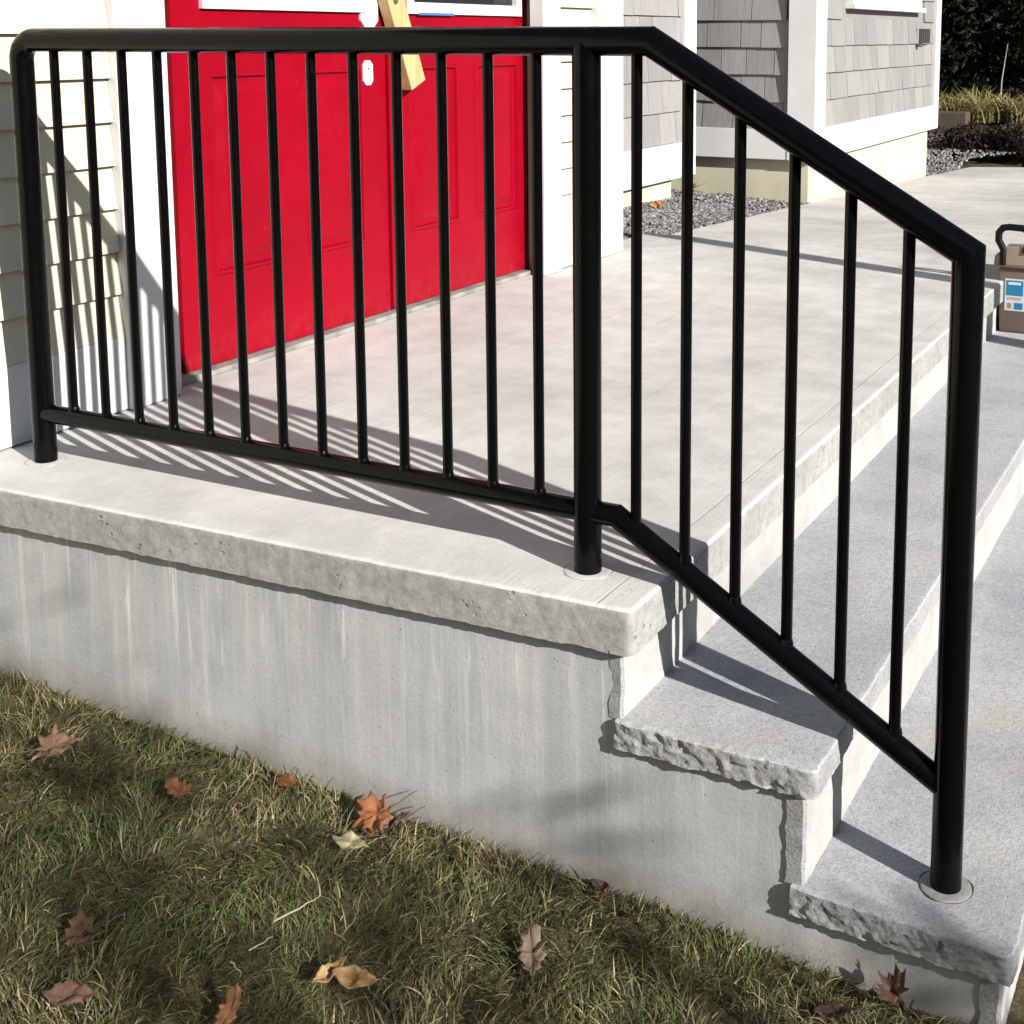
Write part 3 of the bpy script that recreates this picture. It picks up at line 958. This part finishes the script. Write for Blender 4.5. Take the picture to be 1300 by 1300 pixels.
gravel_base('gravel_bed', [(-2.12, 2.98, -0.03), (-1.42, 2.98, -0.03), (-1.395, 5.57, -0.115), (-2.9, 5.57, -0.10), (-2.9, 4.9, -0.07)])
pts = []
while len(pts) < 8500:
    y = random.uniform(3.0, 5.55)
    x = random.uniform(-2.7 if y > 4.9 else -2.1, -1.405)
    z = -0.022 - 0.033 * max(0, y - 3.1) + 0.05 * max(0, min(1, (-1.6 - x) / 0.5)) * 0.6 + 0.006 * random.random() + 0.012 * fbm(x, y, 0, 5)
    pts.append((x, y, z))
pebbles('gravel', pts, 0.008, 0.016, 'grey pea gravel beside the walkway under the shingled bay')
gravel_base('gravel_bed', [(-3.4, 8.45, -0.235), (-1.40, 8.45, -0.235), (-1.37, 9.75, -0.26), (-1.0, 10.1, -0.275), (-1.0, 11.0, -0.06), (-3.4, 11.0, -0.06)])
pts = []
while len(pts) < 4200:
    y = random.uniform(8.45, 10.9)
    x = random.uniform(-2.9, -1.0)
    if y < 9.75 and x > -1.375: continue
    if y > 9.75 and x > -1.375 + (y - 9.75) * 1.1: continue
    pts.append((x, y, -0.222 + (0.0 if y < 9.4 else 0.115 * (y - 9.4)) + 0.006 * random.random()))
pebbles('gravel', pts, 0.013, 0.024, 'grey gravel patch past the far corner of the shingled house')

# ------------------------------------------------------------------ planting bed at the far right
mb = MB()
mb.prism([(10.3, -0.4), (10.75, -0.12), (11.0, 0.02), (13.0, 0.30), (20.0, 0.5), (40.0, 0.6), (40.0, -0.7)], 0, -9.0, 9.0)
V = mb
o = mb.build('planting_bed', M['soil'])
tag(o, kind='structure')

def quads_cloud(centers, normals_rand, size, colors, name, mat, elong=1.6):
    n = len(centers)
    a = rng.normal(size=(n, 3)); a /= np.linalg.norm(a, axis=1, keepdims=True)
    b = rng.normal(size=(n, 3)); b -= (b * a).sum(1, keepdims=True) * a; b /= np.linalg.norm(b, axis=1, keepdims=True)
    s = size * rng.uniform(0.6, 1.3, (n, 1))
    C = np.asarray(centers)
    V = np.stack([C - a * s * elong, C - b * s * 0.5, C + a * s * elong, C + b * s * 0.5], 1).reshape(-1, 3)
    F = np.arange(4 * n).reshape(n, 4)
    return np_mesh(name, V, F, np.repeat(colors, 4, 0))

def bush(name, label, cat, c, r, n, leaf, cols, group=None, stems=5):
    root = empty(name, (c[0], c[1], c[2]), label, cat, group)
    blobs = [(rng.normal(0, 0.35, 3) * np.array(r) * [1, 1, 0.6] + np.array([0, 0, r[2] * 0.95]), rng.uniform(0.4, 0.75)) for _ in range(14)]
    P = []
    for q, (bc, bs) in enumerate(blobs):
        k = n // len(blobs)
        d = rng.normal(size=(k, 3)); d /= np.linalg.norm(d, axis=1, keepdims=True)
        rad = rng.uniform(0.55, 1.0, (k, 1)) ** 0.5
        P.append(bc + d * rad * np.array(r) * bs)
    P = np.concatenate(P)
    P[:, 2] = np.abs(P[:, 2])
    base = np.array(cols)[rng.integers(0, len(cols), len(P))] * rng.uniform(0.6, 1.25, (len(P), 1))
    me = quads_cloud(P, None, leaf, base, 'foliage', M['foliage'])
    me.materials.append(M['foliage'])
    f = bpy.data.objects.new('foliage', me); col.objects.link(f); f.parent = root
    f['kind'] = 'stuff'
    st = MB()
    for k in range(stems):
        a = rng.uniform(0, 6.28)
        st.tube([(0.03 * math.cos(a), 0.03 * math.sin(a), -0.1), (r[0] * .25 * math.cos(a), r[1] * .25 * math.sin(a), r[2] * 0.7), (r[0] * .55 * math.cos(a), r[1] * .55 * math.sin(a), r[2] * 1.4)], [0.02, 0.014, 0.006], 6)
    s_ = st.mesh('stems'); s_.materials.append(M['bark'])
    so = bpy.data.objects.new('stems', s_); col.objects.link(so); so.parent = root
    return root
shade_dk = [(0.012, 0.018, 0.009), (0.018, 0.024, 0.012), (0.022, 0.022, 0.012), (0.010, 0.014, 0.009)]  # leaf tones kept near black to stand in for shade over these shrubs
bush('evergreen_shrub', 'dark evergreen shrub right behind the shingled house corner', 'shrub', (-2.35, 12.3, 0.12), (0.75, 0.5, 0.9), 12000, 0.035, shade_dk, 'dark shrubs behind the bed')
bush('evergreen_shrub', 'tall dark evergreen shrub at the top right edge', 'shrub', (-1.15, 12.3, 0.12), (0.8, 0.5, 1.0), 12000, 0.035, shade_dk, 'dark shrubs behind the bed')
bush('evergreen_shrub', 'dark shrub filling the gap at the back of the planting bed', 'shrub', (-1.75, 13.2, 0.15), (1.6, 0.6, 1.3), 14000, 0.045, shade_dk, 'dark shrubs behind the bed')
br = [(0.050, 0.034, 0.024), (0.035, 0.026, 0.018), (0.070, 0.045, 0.030), (0.03, 0.03, 0.016)]
bush('low_shrub', 'low brown ground shrub at the end of the walkway by the gravel', 'shrub', (-1.28, 10.30, -0.23), (0.40, 0.30, 0.19), 5000, 0.016, br, 'low brown shrubs along the walkway end')
bush('low_shrub', 'low brown ground shrub cut by the right edge of the picture', 'shrub', (-0.76, 10.25, -0.25), (0.42, 0.28, 0.21), 5000, 0.016, br, 'low brown shrubs along the walkway end')
tb = MB().box(-2.6, -1.62, 10.75, 10.93, -0.15, 0.16)
tag(tb.build('timber_edging', M['timber'], bevel=0.012), 'dark weathered timber edging beside the gravel patch', 'timber')

def blades(n, place, length, width, cols, lean=(0.5, 1.1), dirn=None, seg=3, curl=0.5):
    """numpy grass: returns V, F(quads), colours"""
    P, az = place(n)
    L = length[0] + (length[1] - length[0]) * rng.random(n) ** 1.3
    ln = rng.uniform(lean[0], lean[1], n)
    w = rng.uniform(width[0], width[1], n)
    up = np.array([0, 0, 1.0])
    h = np.stack([np.cos(az), np.sin(az), np.zeros(n)], 1)
    side = np.stack([-np.sin(az), np.cos(az), np.zeros(n)], 1)
    tw = rng.uniform(-0.9, 0.9, n)
    side = side * np.cos(tw)[:, None] + up * np.sin(tw)[:, None]
    rows = []
    cur = P.copy()
    ang = ln - curl * 0.5
    sway = rng.normal(0, 0.25, n)
    for k in range(seg + 1):
        t = k / seg
        ww = (w * (1 - t) ** 0.7)[:, None] * 0.5 + 0.0001
        rows.append(cur - side * ww); rows.append(cur + side * ww)
        a = np.clip(ang + curl * t * 1.6, -0.2, 1.62)
        dirv = h * np.sin(a)[:, None] + up * np.cos(a)[:, None]
        dirv = dirv + np.stack([-h[:, 1], h[:, 0], np.zeros(n)], 1) * (sway * t)[:, None]
        cur = cur + dirv * (L / seg)[:, None]
    V = np.stack(rows, 1)                 # n, 2(seg+1), 3
    nv = 2 * (seg + 1)
    base = np.array([[2 * k, 2 * k + 1, 2 * k + 3, 2 * k + 2] for k in range(seg)])
    F = (base[None] + (np.arange(n) * nv)[:, None, None]).reshape(-1, 4)
    c = np.array(cols)[rng.integers(0, len(cols), n)] * rng.uniform(0.7, 1.25, (n, 1))
    return V.reshape(-1, 3), F, np.repeat(c, nv, 0)

def dry_clump(x, y, z, label, n=260, cols=None):
    def place(n):
        P = np.stack([rng.normal(x, 0.07, n), rng.normal(y, 0.07, n), np.full(n, z)], 1)
        return P, rng.uniform(0, 6.28, n)
    V, F, c = blades(n, place, (0.18, 0.38), (0.012, 0.022), cols, (0.3, 1.1), curl=0.9)
    V = V - np.array([x, y, z])
    me = np_mesh('blade_tuft', V, F, c)
    o = link('ornamental_grass', me, M['grass'], None, (x, y, z))
    tag(o, label, 'grass clump', 'pale ornamental grass clumps in the bed')
straw = [(0.42, 0.36, 0.15), (0.30, 0.30, 0.10), (0.52, 0.45, 0.24), (0.20, 0.22, 0.07), (0.35, 0.27, 0.12)]
spots = [(-2.05, 11.25, 0.06, 'pale strappy grass clump beside the white house corner'), (-1.80, 11.15, 0.06, 'strappy grass clump above the timber edging'),
         (-1.55, 11.1, 0.05, 'strappy grass clump right of the timber edging'), (-1.33, 11.2, 0.06, 'strappy grass clump above the low brown shrub'),
         (-1.12, 11.05, 0.05, 'yellow strappy grass clump near the right picture edge'), (-0.9, 11.2, 0.06, 'strappy grass clump cut by the right picture edge'),
         (-1.66, 11.5, 0.10, 'pale grass clump set back against the dark shrubs')]
for x, y, z, lb in spots: dry_clump(x, y, z, lb, 260, straw)
MB().tube([(-1.42, 11.3, 0.05), (-1.41, 11.3, 0.45), (-1.37, 11.32, 0.80)], [0.009, 0.007, 0.003], 8).build('dry_stalk', M['pine_pale'] if 'pine_pale' in M else M.setdefault('pine_pale', wood('dry_stalk', (0.45, 0.40, 0.33))))
tag(bpy.data.objects['dry_stalk'], 'thin pale dry stalk standing up from the grass clumps', 'stalk')

# ------------------------------------------------------------------ lawn
def lawn():
    green = np.array([(0.072, 0.108, 0.034), (0.098, 0.134, 0.044), (0.050, 0.078, 0.030), (0.13, 0.158, 0.058)])
    dry = np.array([(0.24, 0.20, 0.10), (0.33, 0.28, 0.15), (0.16, 0.125, 0.065), (0.42, 0.37, 0.22)])
    n = 118000
    x = rng.uniform(-1.75, 1.25, n); y = -0.085 - rng.random(n) ** 1.15 * 1.15
    m = y < np.array([wallv(a) if a < 0.1 else -0.088 for a in x]) - 0.004
    m &= (x < 0.715) | (y < -0.36)
    x, y = x[m], y[m]; n = len(x)
    dens = np.array([fbm(a, b, 2.0, 7.0, 3) for a, b in zip(x, y)])
    keep = rng.random(n) < np.clip(0.90 + 0.7 * dens, 0.45, 1.0)
    x, y = x[keep], y[keep]; n = len(x)
    z = np.array([gz(a, b) for a, b in zip(x, y)]) - 0.004
    f1 = np.array([noise.noise(Vector((a * 5.0, b * 5.0, 4.0))) for a, b in zip(x, y)])
    f2 = np.array([noise.noise(Vector((a * 13.0, b * 13.0, 9.0))) for a, b in zip(x, y)])
    f3 = np.array([noise.noise(Vector((a * 3.2, b * 3.2, 21.0))) for a, b in zip(x, y)])
    az0 = 3.6 * f1 + 2.6 * f2 + 0.8
    az = az0 + rng.normal(0, 0.95, n)
    V, F, c = blades(n, lambda k: (np.stack([x, y, z], 1), az), (0.014, 0.050), (0.0012, 0.0031), [(1, 1, 1)], (0.5, 1.5), curl=0.75)
    pd = np.clip(0.30 + 0.70 * f3 + 0.45 * f2, 0.06, 0.80)
    near = np.clip(1 - (-0.10 - y) / 0.12, 0, 1)
    pd = np.clip(pd + 0.25 * near * (x > -0.4), 0, 0.92)
    isdry = rng.random(n) < pd
    cc = 1.2 * np.where(isdry[:, None], dry[rng.integers(0, 4, n)], green[rng.integers(0, 4, n)]) * rng.uniform(0.65, 1.3, (n, 1))
    cc = np.repeat(cc, 8, 0)
    t = np.tile(np.repeat(np.arange(4) / 3.0, 2), n)[:, None]
    cc = cc * (1 - t * 0.25) + np.array([0.22, 0.18, 0.09]) * t * 0.25        # bleached tips
    me = np_mesh('lawn', V, F, cc)
    tag(link('lawn', me, M['grass']), 'matted green and straw coloured grass below the porch wall', 'grass', kind='stuff')
lawn()

# ------------------------------------------------------------------ fallen leaves, twigs
MAPLE = [(0, -.55), (.06, -.20), (.38, -.34), (.30, -.14), (.62, -.02), (.44, .10), (.50, .34), (.26, .26), (.22, .42), (.10, .38), (0, .66),
         (-.11, .36), (-.24, .44), (-.27, .25), (-.52, .30), (-.43, .10), (-.64, .0), (-.31, -.13), (-.36, -.34), (-.06, -.20)]
OAK = [(0, -.75), (.06, -.45), (.17, -.40), (.13, -.25), (.27, -.15), (.17, -.02), (.30, .12), (.17, .22), (.20, .40), (.08, .48), (0, .62),
       (-.08, .48), (-.21, .38), (-.16, .2), (-.29, .1), (-.18, -.03), (-.26, -.16), (-.13, -.25), (-.16, -.40), (-.05, -.45)]
OVAL = [(0, -.6), (.12, -.35), (.24, -.1), (.25, .12), (.15, .4), (0, .62), (-.15, .4), (-.26, .1), (-.22, -.12), (-.11, -.36)]
def leaf(shape, x, y, size, rot, curl, tilt, colr, label, lift=0.035, twist=0.3, zbase=None, roll=0.0, mat='leaf'):
    sh2 = []
    for k in range(len(shape)):      # subdivide the outline and make it ragged
        p_, q_ = Vector((*shape[k], 0)), Vector((*shape[(k + 1) % len(shape)], 0))
        for t in (0, .25, .5, .75):
            w_ = p_.lerp(q_, t)
            j_ = 0.0 if t == 0 else random.uniform(-0.030, 0.022)
            sh2.append((w_.x * (1 + j_ * 1.6), w_.y * (1 + j_)))
    stem_at = shape[0]
    lobed = shape is MAPLE or shape is OAK
    shape = sh2
    N = len(shape)
    V2, F = [(0.0, 0.0)], []
    for s in (0.2, 0.4, 0.6, 0.8, 1.0):
        for k, (a, b) in enumerate(shape):
            q = s if s < 1 else 1
            V2.append((a * q, b * q))
    for k in range(N):
        F.append((0, 1 + k, 1 + (k + 1) % N))
        for g in range(4):
            F.append((1 + g * N + k, 1 + (g + 1) * N + k, 1 + (g + 1) * N + (k + 1) % N, 1 + g * N + (k + 1) % N))
    V = []
    sd = random.random() * 50
    for a, b in V2:
        r2 = a * a + b * b
        z = curl * (0.9 * a * a + 0.35 * b * b) + twist * a * b + 0.16 * noise.noise(Vector((a * 3.2 + sd, b * 3.2, 1))) + 0.06 * noise.noise(Vector((a * 9 + sd, b * 9, 1))) - 0.05 * math.exp(-abs(a) * 25)
        V.append(Vector((a, b, z)) * size)
    R = Matrix.Rotation(tilt, 3, 'X') @ Matrix.Rotation(rot, 3, 'Z') @ Matrix.Rotation(roll, 3, 'Y')
    V = [R @ v for v in V]
    zb = gz(x, y) + lift - 0.014 if zbase is None else zbase
    me = bpy.data.meshes.new('fallen_leaf')
    me.from_pydata([v[:] for v in V], [], F)
    for p in me.polygons: p.use_smooth = True
    cs = np.array([np.array(colr) * (1 - 0.25 * math.exp(-abs(a) * 18)) * (1 + 0.55 * noise.noise(Vector((a * 5 + sd, b * 5, 7)))) * random.uniform(0.92, 1.06) for a, b in V2])
    set_tint(me, cs)
    o = link('fallen_leaf', me, M[mat], None, (x, y, zb))
    md = o.modifiers.new('thickness', 'SOLIDIFY'); md.thickness = 0.0006
    stem = MB()
    s0 = R @ (Vector((shape[0][0], shape[0][1], 0)) * size)
    s1 = R @ (Vector((shape[0][0] + 0.05, shape[0][1] - 0.5, 0.05)) * size)
    stem.tube([s0 * 0.6, s0, (s0 + s1) / 2 + Vector((0, 0, 0.002)), s1], [0.0008, 0.0010, 0.0010, 0.0007], 6)
    if lobed:
        so = stem.mesh('stalk'); so.materials.append(M['bark'])
        ob = bpy.data.objects.new('stalk', so); col.objects.link(ob); ob.parent = o
    return tag(o, label, 'leaf', 'fallen autumn leaves')
tan, orange, yel, gry = (0.27, 0.170, 0.110), (0.31, 0.125, 0.055), (0.48, 0.32, 0.15), (0.30, 0.23, 0.16)
leaf(MAPLE, -0.939, -0.306, 0.085, -0.9, 0.25, 0.15, tan, 'large tan maple leaf lying open near the left edge of the lawn', 0.045)
leaf(OAK, -0.650, -0.285, 0.068, 1.35, 1.2, 0.05, (0.34, 0.155, 0.075), 'narrow curled orange brown leaf left of the middle of the lawn', 0.045)
leaf(MAPLE, -0.320, -0.165, 0.072, 2.4, 0.5, 0.45, orange, 'bright orange leaf propped at the base of the concrete wall', 0.050)
leaf(OVAL, -0.318, -0.240, 0.060, 1.6, 0.9, 0.2, (0.38, 0.35, 0.20), 'small pale olive leaf just below the bright orange leaf', 0.042)
leaf(OVAL, -0.160, -0.490, 0.050, 2.6, 1.2, 0.4, yel, 'yellow tan curled leaf with a dark gap at the lower middle', 0.045)
leaf(OVAL, -0.118, -0.484, 0.060, 1.75, 1.4, 0.4, (0.45, 0.29, 0.14), 'yellow tan leaf tip touching its curled twin at the lower middle', 0.046)
leaf(OAK, 0.062, -0.301, 0.082, 0.55, 0.5, 0.25, (0.27, 0.205, 0.145), 'long grey tan lobed leaf lying right of the lawn middle', 0.040)
leaf(OAK, -0.233, -0.617, 0.060, 0.3, 0.9, 0.3, (0.38, 0.19, 0.09), 'small orange leaf cut by the bottom edge', 0.045)
leaf(OVAL, -0.440, -0.700, 0.070, 1.9, 0.7, 0.2, (0.20, 0.115, 0.085), 'dull pinkish brown leaf in the lower left corner', 0.040)
leaf(MAPLE, -0.532, -0.598, 0.060, 2.4, 0.7, 0.3, (0.13, 0.075, 0.045), 'dark brown crumpled leaf sunk in the shaded grass at lower left', 0.030)
leaf(MAPLE, 0.560, -0.118, 0.048, 1.0, 2.4, 0.6, (0.11, 0.065, 0.045), 'dark brown curled leaf leaning on the wall below the lowest step', 0.050)
leaf(OAK, 0.489, -0.180, 0.050, 2.0, 1.0, 0.3, (0.09, 0.05, 0.035), 'dark red brown leaf in the grass below the lowest step', 0.035)
leaf(OVAL, -0.52, -0.155, 0.050, 1.6, 0.7, 0.3, (0.24, 0.11, 0.05), 'brown leaf tucked along the wall base left of the orange leaf', 0.035)
leaf(OAK, -0.30, -0.150, 0.050, 2.2, 1.0, 0.6, (0.17, 0.11, 0.08), 'dark crumpled leaf against the wall right of the orange leaf', 0.035)
leaf(MAPLE, -1.975, 4.56, 0.075, 0.7, 0.9, 0.4, (0.50, 0.22, 0.07), 'orange leaf on the gravel by the cream bay foundation', zbase=-0.03)
leaf(MAPLE, -2.12, 5.38, 0.085, 2.1, 0.9, 0.4, (0.26, 0.15, 0.06), 'brown leaf on the gravel against the shaded foundation', zbase=-0.02)
fr = random.Random(21)
for k in range(8):
    u = fr.choice([fr.uniform(-0.42, -0.15), fr.uniform(-0.05, 0.25), fr.uniform(0.35, 0.66), fr.uniform(-1.2, 0.6)])
    leaf(fr.choice([OVAL, OAK, OVAL]), u, (wallv(u) if u < 0.1 else -0.0895) - fr.uniform(0.015, 0.055), fr.uniform(0.016, 0.032), fr.uniform(0, 6.28), fr.uniform(0.6, 2.2), fr.uniform(-0.3, 0.9),
         fr.choice([(0.10, 0.06, 0.04), (0.15, 0.085, 0.05), (0.08, 0.055, 0.04), (0.20, 0.15, 0.10)]), 'small brown leaf scrap caught in the grass along the wall base', 0.030)['group'] = 'leaf scraps along the wall base'
def twig(p, q, r, label, c):
    p, q = Vector(p), Vector(q)
    pts_ = []
    for k in range(7):
        t = k / 6
        w_ = p.lerp(q, t)
        pts_.append(w_ + Vector((0.004 * math.sin(t * 3.1) + 0.0012 * math.sin(t * 17), 0.002 * math.sin(t * 11), 0.003 * math.sin(t * 2.6))))
    o = MB().tube(pts_, [r * (1 - 0.6 * k / 6) for k in range(7)], 6).build('straw_stem', c, smooth=True)
    tag(o, label, 'straw', 'dry straw stems in the grass')
st_m = wood('straw', (0.42, 0.37, 0.27), (200, 200, 200))
twig((-0.285, -0.465, -0.425), (-0.262, -0.385, -0.428), 0.0016, 'long pale straw stem slanting in the lower middle grass', st_m)
twig((-0.270, -0.535, -0.420), (-0.262, -0.490, -0.424), 0.0012, 'short pale straw stem left of the yellow tan leaf', st_m)
twig((-0.277, -0.565, -0.420), (-0.245, -0.578, -0.424), 0.0013, 'short pale straw stem crossing lower left of the yellow leaf', st_m)

# ------------------------------------------------------------------ tan pail on the upper tread, cut by the right edge
pail = empty('utility_pail', (0.24, 3.10, Z1), 'tan plastic pail with black handle and blue label on the upper step', 'pail')
TAN = flat('tan_plastic', (0.20, 0.155, 0.115), 0.5, 0.4, 0.06, 8)
TANL = flat('tan_plastic_lid', (0.29, 0.24, 0.185), 0.45, 0.4, 0.05, 8)
PB = flat('black_plastic', (0.006, 0.0055, 0.0055), 0.45, 0.2)
def frustum(x0, x1, y0, y1, z0, t, z1):
    m2 = MB()
    m2.add([(x0 + t, y0 + t, z0), (x1 - t, y0 + t, z0), (x1 - t, y1 - t, z0), (x0 + t, y1 - t, z0), (x0, y0, z1), (x1, y0, z1), (x1, y1, z1), (x0, y1, z1)],
           [(0, 3, 2, 1), (4, 5, 6, 7), (0, 1, 5, 4), (1, 2, 6, 5), (2, 3, 7, 6), (3, 0, 4, 7)])
    return m2
px0, px1, py0, py1 = 0.112, 0.366, 2.975, 3.235
frustum(px0, px1, py0, py1, Z1 + 0.0005, 0.010, 0.055).build('body', TAN, pail, bevel=0.012, smooth=True)
lid = frustum(px0 - 0.010, px1 + 0.010, py0 - 0.012, py1 + 0.012, 0.052, -0.004, 0.098).build('lid', TANL, pail, bevel=0.008, smooth=True)
MB().box(px0 + 0.02, px1 - 0.02, py0 - 0.018, py0 - 0.010, 0.060, 0.130).build('latch', TANL, lid, bevel=0.004)
hd = []
for a, b in [(0.110 + 0.022, 0.062), (0.110 + 0.022, 0.118), (0.110 + 0.004, 0.150), (0.110 + 0.004, 0.178), (0.110 + 0.018, 0.196), (0.110 + 0.040, 0.200), (0.110 + 0.09, 0.198), (0.110 + 0.108, 0.186), (0.110 + 0.112, 0.165), (0.110 + 0.105, 0.140), (0.110 + 0.100, 0.110)]:
    hd.append((a, py0 - 0.014, b))
MB().tube(hd, 0.0125, 10).build('handle', PB, pail, smooth=True, angle=60)
lab = MB().box(px0 + 0.030, px1 - 0.03, py0 + 0.0000, py0 + 0.004, -0.105, 0.012)
lab = MB(); yl = py0 + 0.0022
def lq(name, a, b, c, d, colr, off, par):
    m2 = MB()
    # the body leans outwards: keep the print a hair in front of its face
    def yy(z): return py0 + 0.010 * (0.055 - z) / (0.055 - Z1) - off
    m2.add([(a, yy(c), c), (b, yy(c), c), (b, yy(d), d), (a, yy(d), d)], [(0, 1, 2, 3)])
    return m2.build(name, flat('print_' + name + str(int(off * 1e5)), colr, 0.4), par)
L = lq('label', px0 + 0.028, px1 - 0.02, -0.108, 0.010, (0.70, 0.74, 0.76), 0.0006, pail)
lq('print_block', px0 + 0.032, px0 + 0.092, -0.052, 0.004, (0.02, 0.22, 0.42), 0.0012, L)
lq('print_block', px0 + 0.040, px0 + 0.084, -0.012, -0.002, (0.72, 0.78, 0.80), 0.0018, L)
lq('print_block', px0 + 0.036, px0 + 0.086, -0.068, -0.058, (0.55, 0.40, 0.38), 0.0012, L)
lq('print_block', px0 + 0.062, px0 + 0.092, -0.102, -0.078, (0.02, 0.22, 0.42), 0.0012, L)
lq('print_block', px0 + 0.038, px0 + 0.052, -0.100, -0.080, (0.30, 0.30, 0.18), 0.0012, L)

# ------------------------------------------------------------------ post off to the right whose shadow crosses the porch
pr = empty('wooden_post', (1.60, 2.32, -0.572), 'plain square wooden post standing on the lower walk right of the picture', 'post')
MB().box(1.555, 1.645, 2.275, 2.365, -0.572, 1.70).build('shaft', M['timber'], pr, bevel=0.004)
MB().prism([(1.545, 1.70), (1.655, 1.70), (1.60, 1.74)], 1, 2.265, 2.375).build('cap', M['timber'], pr)

# sparse shrub on the lawn behind the photographer: its twigs dapple the lawn and the lower wall
def dapple_shrub():
    root = empty('twiggy_shrub', (4.3, -2.15, gz(4.3, -2.2)), 'tall sparse twiggy shrub on the lawn behind the viewpoint', 'shrub')
    z0 = gz(4.3, -2.2)
    def low(v_):      # branches stay clipped below the sun line of the porch edge
        X, Y, Z_ = v_.x + 4.3, v_.y - 2.15, v_.z + z0
        a_, b_ = Y + 0.369 * X, Z_ - 0.513 * X
        return b_ < -1.39 * (a_ + 0.1) - 0.27
    st = MB()
    r2 = random.Random(5)
    tips = []
    for k in range(13):
        a = r2.uniform(0, 6.28)
        p = Vector((0.06 * math.cos(a), 0.06 * math.sin(a), -0.05))
        d = Vector((0.22 * math.cos(a), 0.34 * math.sin(a), 1)).normalized()
        pts_, rad = [p], [0.018]
        for i in range(9):
            d = (d + Vector((r2.uniform(-.25, .25), r2.uniform(-.25, .25), 0.05))).normalized()
            if not low(p + d * 0.33): break
            p = p + d * 0.33
            pts_.append(p); rad.append(0.018 * (1 - (i + 1) / 10))
            if i >= 3:
                for _ in range(3):
                    e = (d + Vector((r2.uniform(-1, 1), r2.uniform(-1, 1), r2.uniform(-.3, .5)))).normalized()
                    q = p + e * r2.uniform(0.2, 0.45)
                    if not (low(p) and low(q)): continue
                    st.tube([p, (p + q) / 2 + Vector((0, 0, 0.02)), q], [0.006, 0.004, 0.002], 5)
                    tips.append((p, q))
        st.tube(pts_, rad, 7)
    me = st.mesh('stems'); me.materials.append(M['bark'])
    o = bpy.data.objects.new('stems', me); col.objects.link(o); o.parent = root
    C = []
    for p, q in tips:
        for _ in range(8):
            t = r2.random()
            v_ = p.lerp(q, t) + Vector((r2.gauss(0, .05), r2.gauss(0, .05), r2.gauss(0, .05)))
            if low(v_): C.append(v_[:])
    C = np.array(C)
    me = quads_cloud(C, None, 0.030, np.tile(np.array([[0.10, 0.07, 0.03]]), (len(C), 1)), 'foliage', M['foliage'])
    me.materials.append(M['foliage'])
    f = bpy.data.objects.new('foliage', me); col.objects.link(f); f.parent = root
    f['kind'] = 'stuff'
dapple_shrub()

# unseen tree belt, added behind and beside the viewpoint to block low sky
def sky_screen_trees():
    P = []
    n_ = 22000
    t = rng.uniform(-18, 18, n_)
    top = 3.9 + np.array([1.1 * noise.noise(Vector((a * 0.45, 0, 1))) for a in t])
    P.append(np.stack([14.5 + rng.normal(0, 0.7, n_), t, -0.55 + rng.random(n_) * top], 1))
    t = rng.uniform(-12, 15, n_)
    top = 3.9 + np.array([1.1 * noise.noise(Vector((a * 0.45, 9, 1))) for a in t])
    P.append(np.stack([t, -14.5 + rng.normal(0, 0.7, n_), -0.55 + rng.random(n_) * top], 1))
    P = np.concatenate(P)
    c = np.array([(0.03, 0.04, 0.018), (0.05, 0.045, 0.02), (0.06, 0.045, 0.025)])[rng.integers(0, 3, len(P))]
    me = quads_cloud(P, None, 0.16, c, 'sky_screen_trees', M['foliage'])
    me.materials.append(M['foliage'])
    o = bpy.data.objects.new('sky_screen_trees', me); col.objects.link(o)
    tag(o, 'unseen dark tree belt added behind the viewpoint to block low sky light', 'sky_screen_trees', kind='stuff')
sky_screen_trees()

# parts were modelled in world space: cancel each parent's offset
def settle():
    for root in (porch, rail, house, plank, sh, pail, pr):
        root_loc = Vector(root.location)
        for c in root.children:
            c.location = -root_loc
            for g2 in c.children: g2.location = (0, 0, 0)
settle()
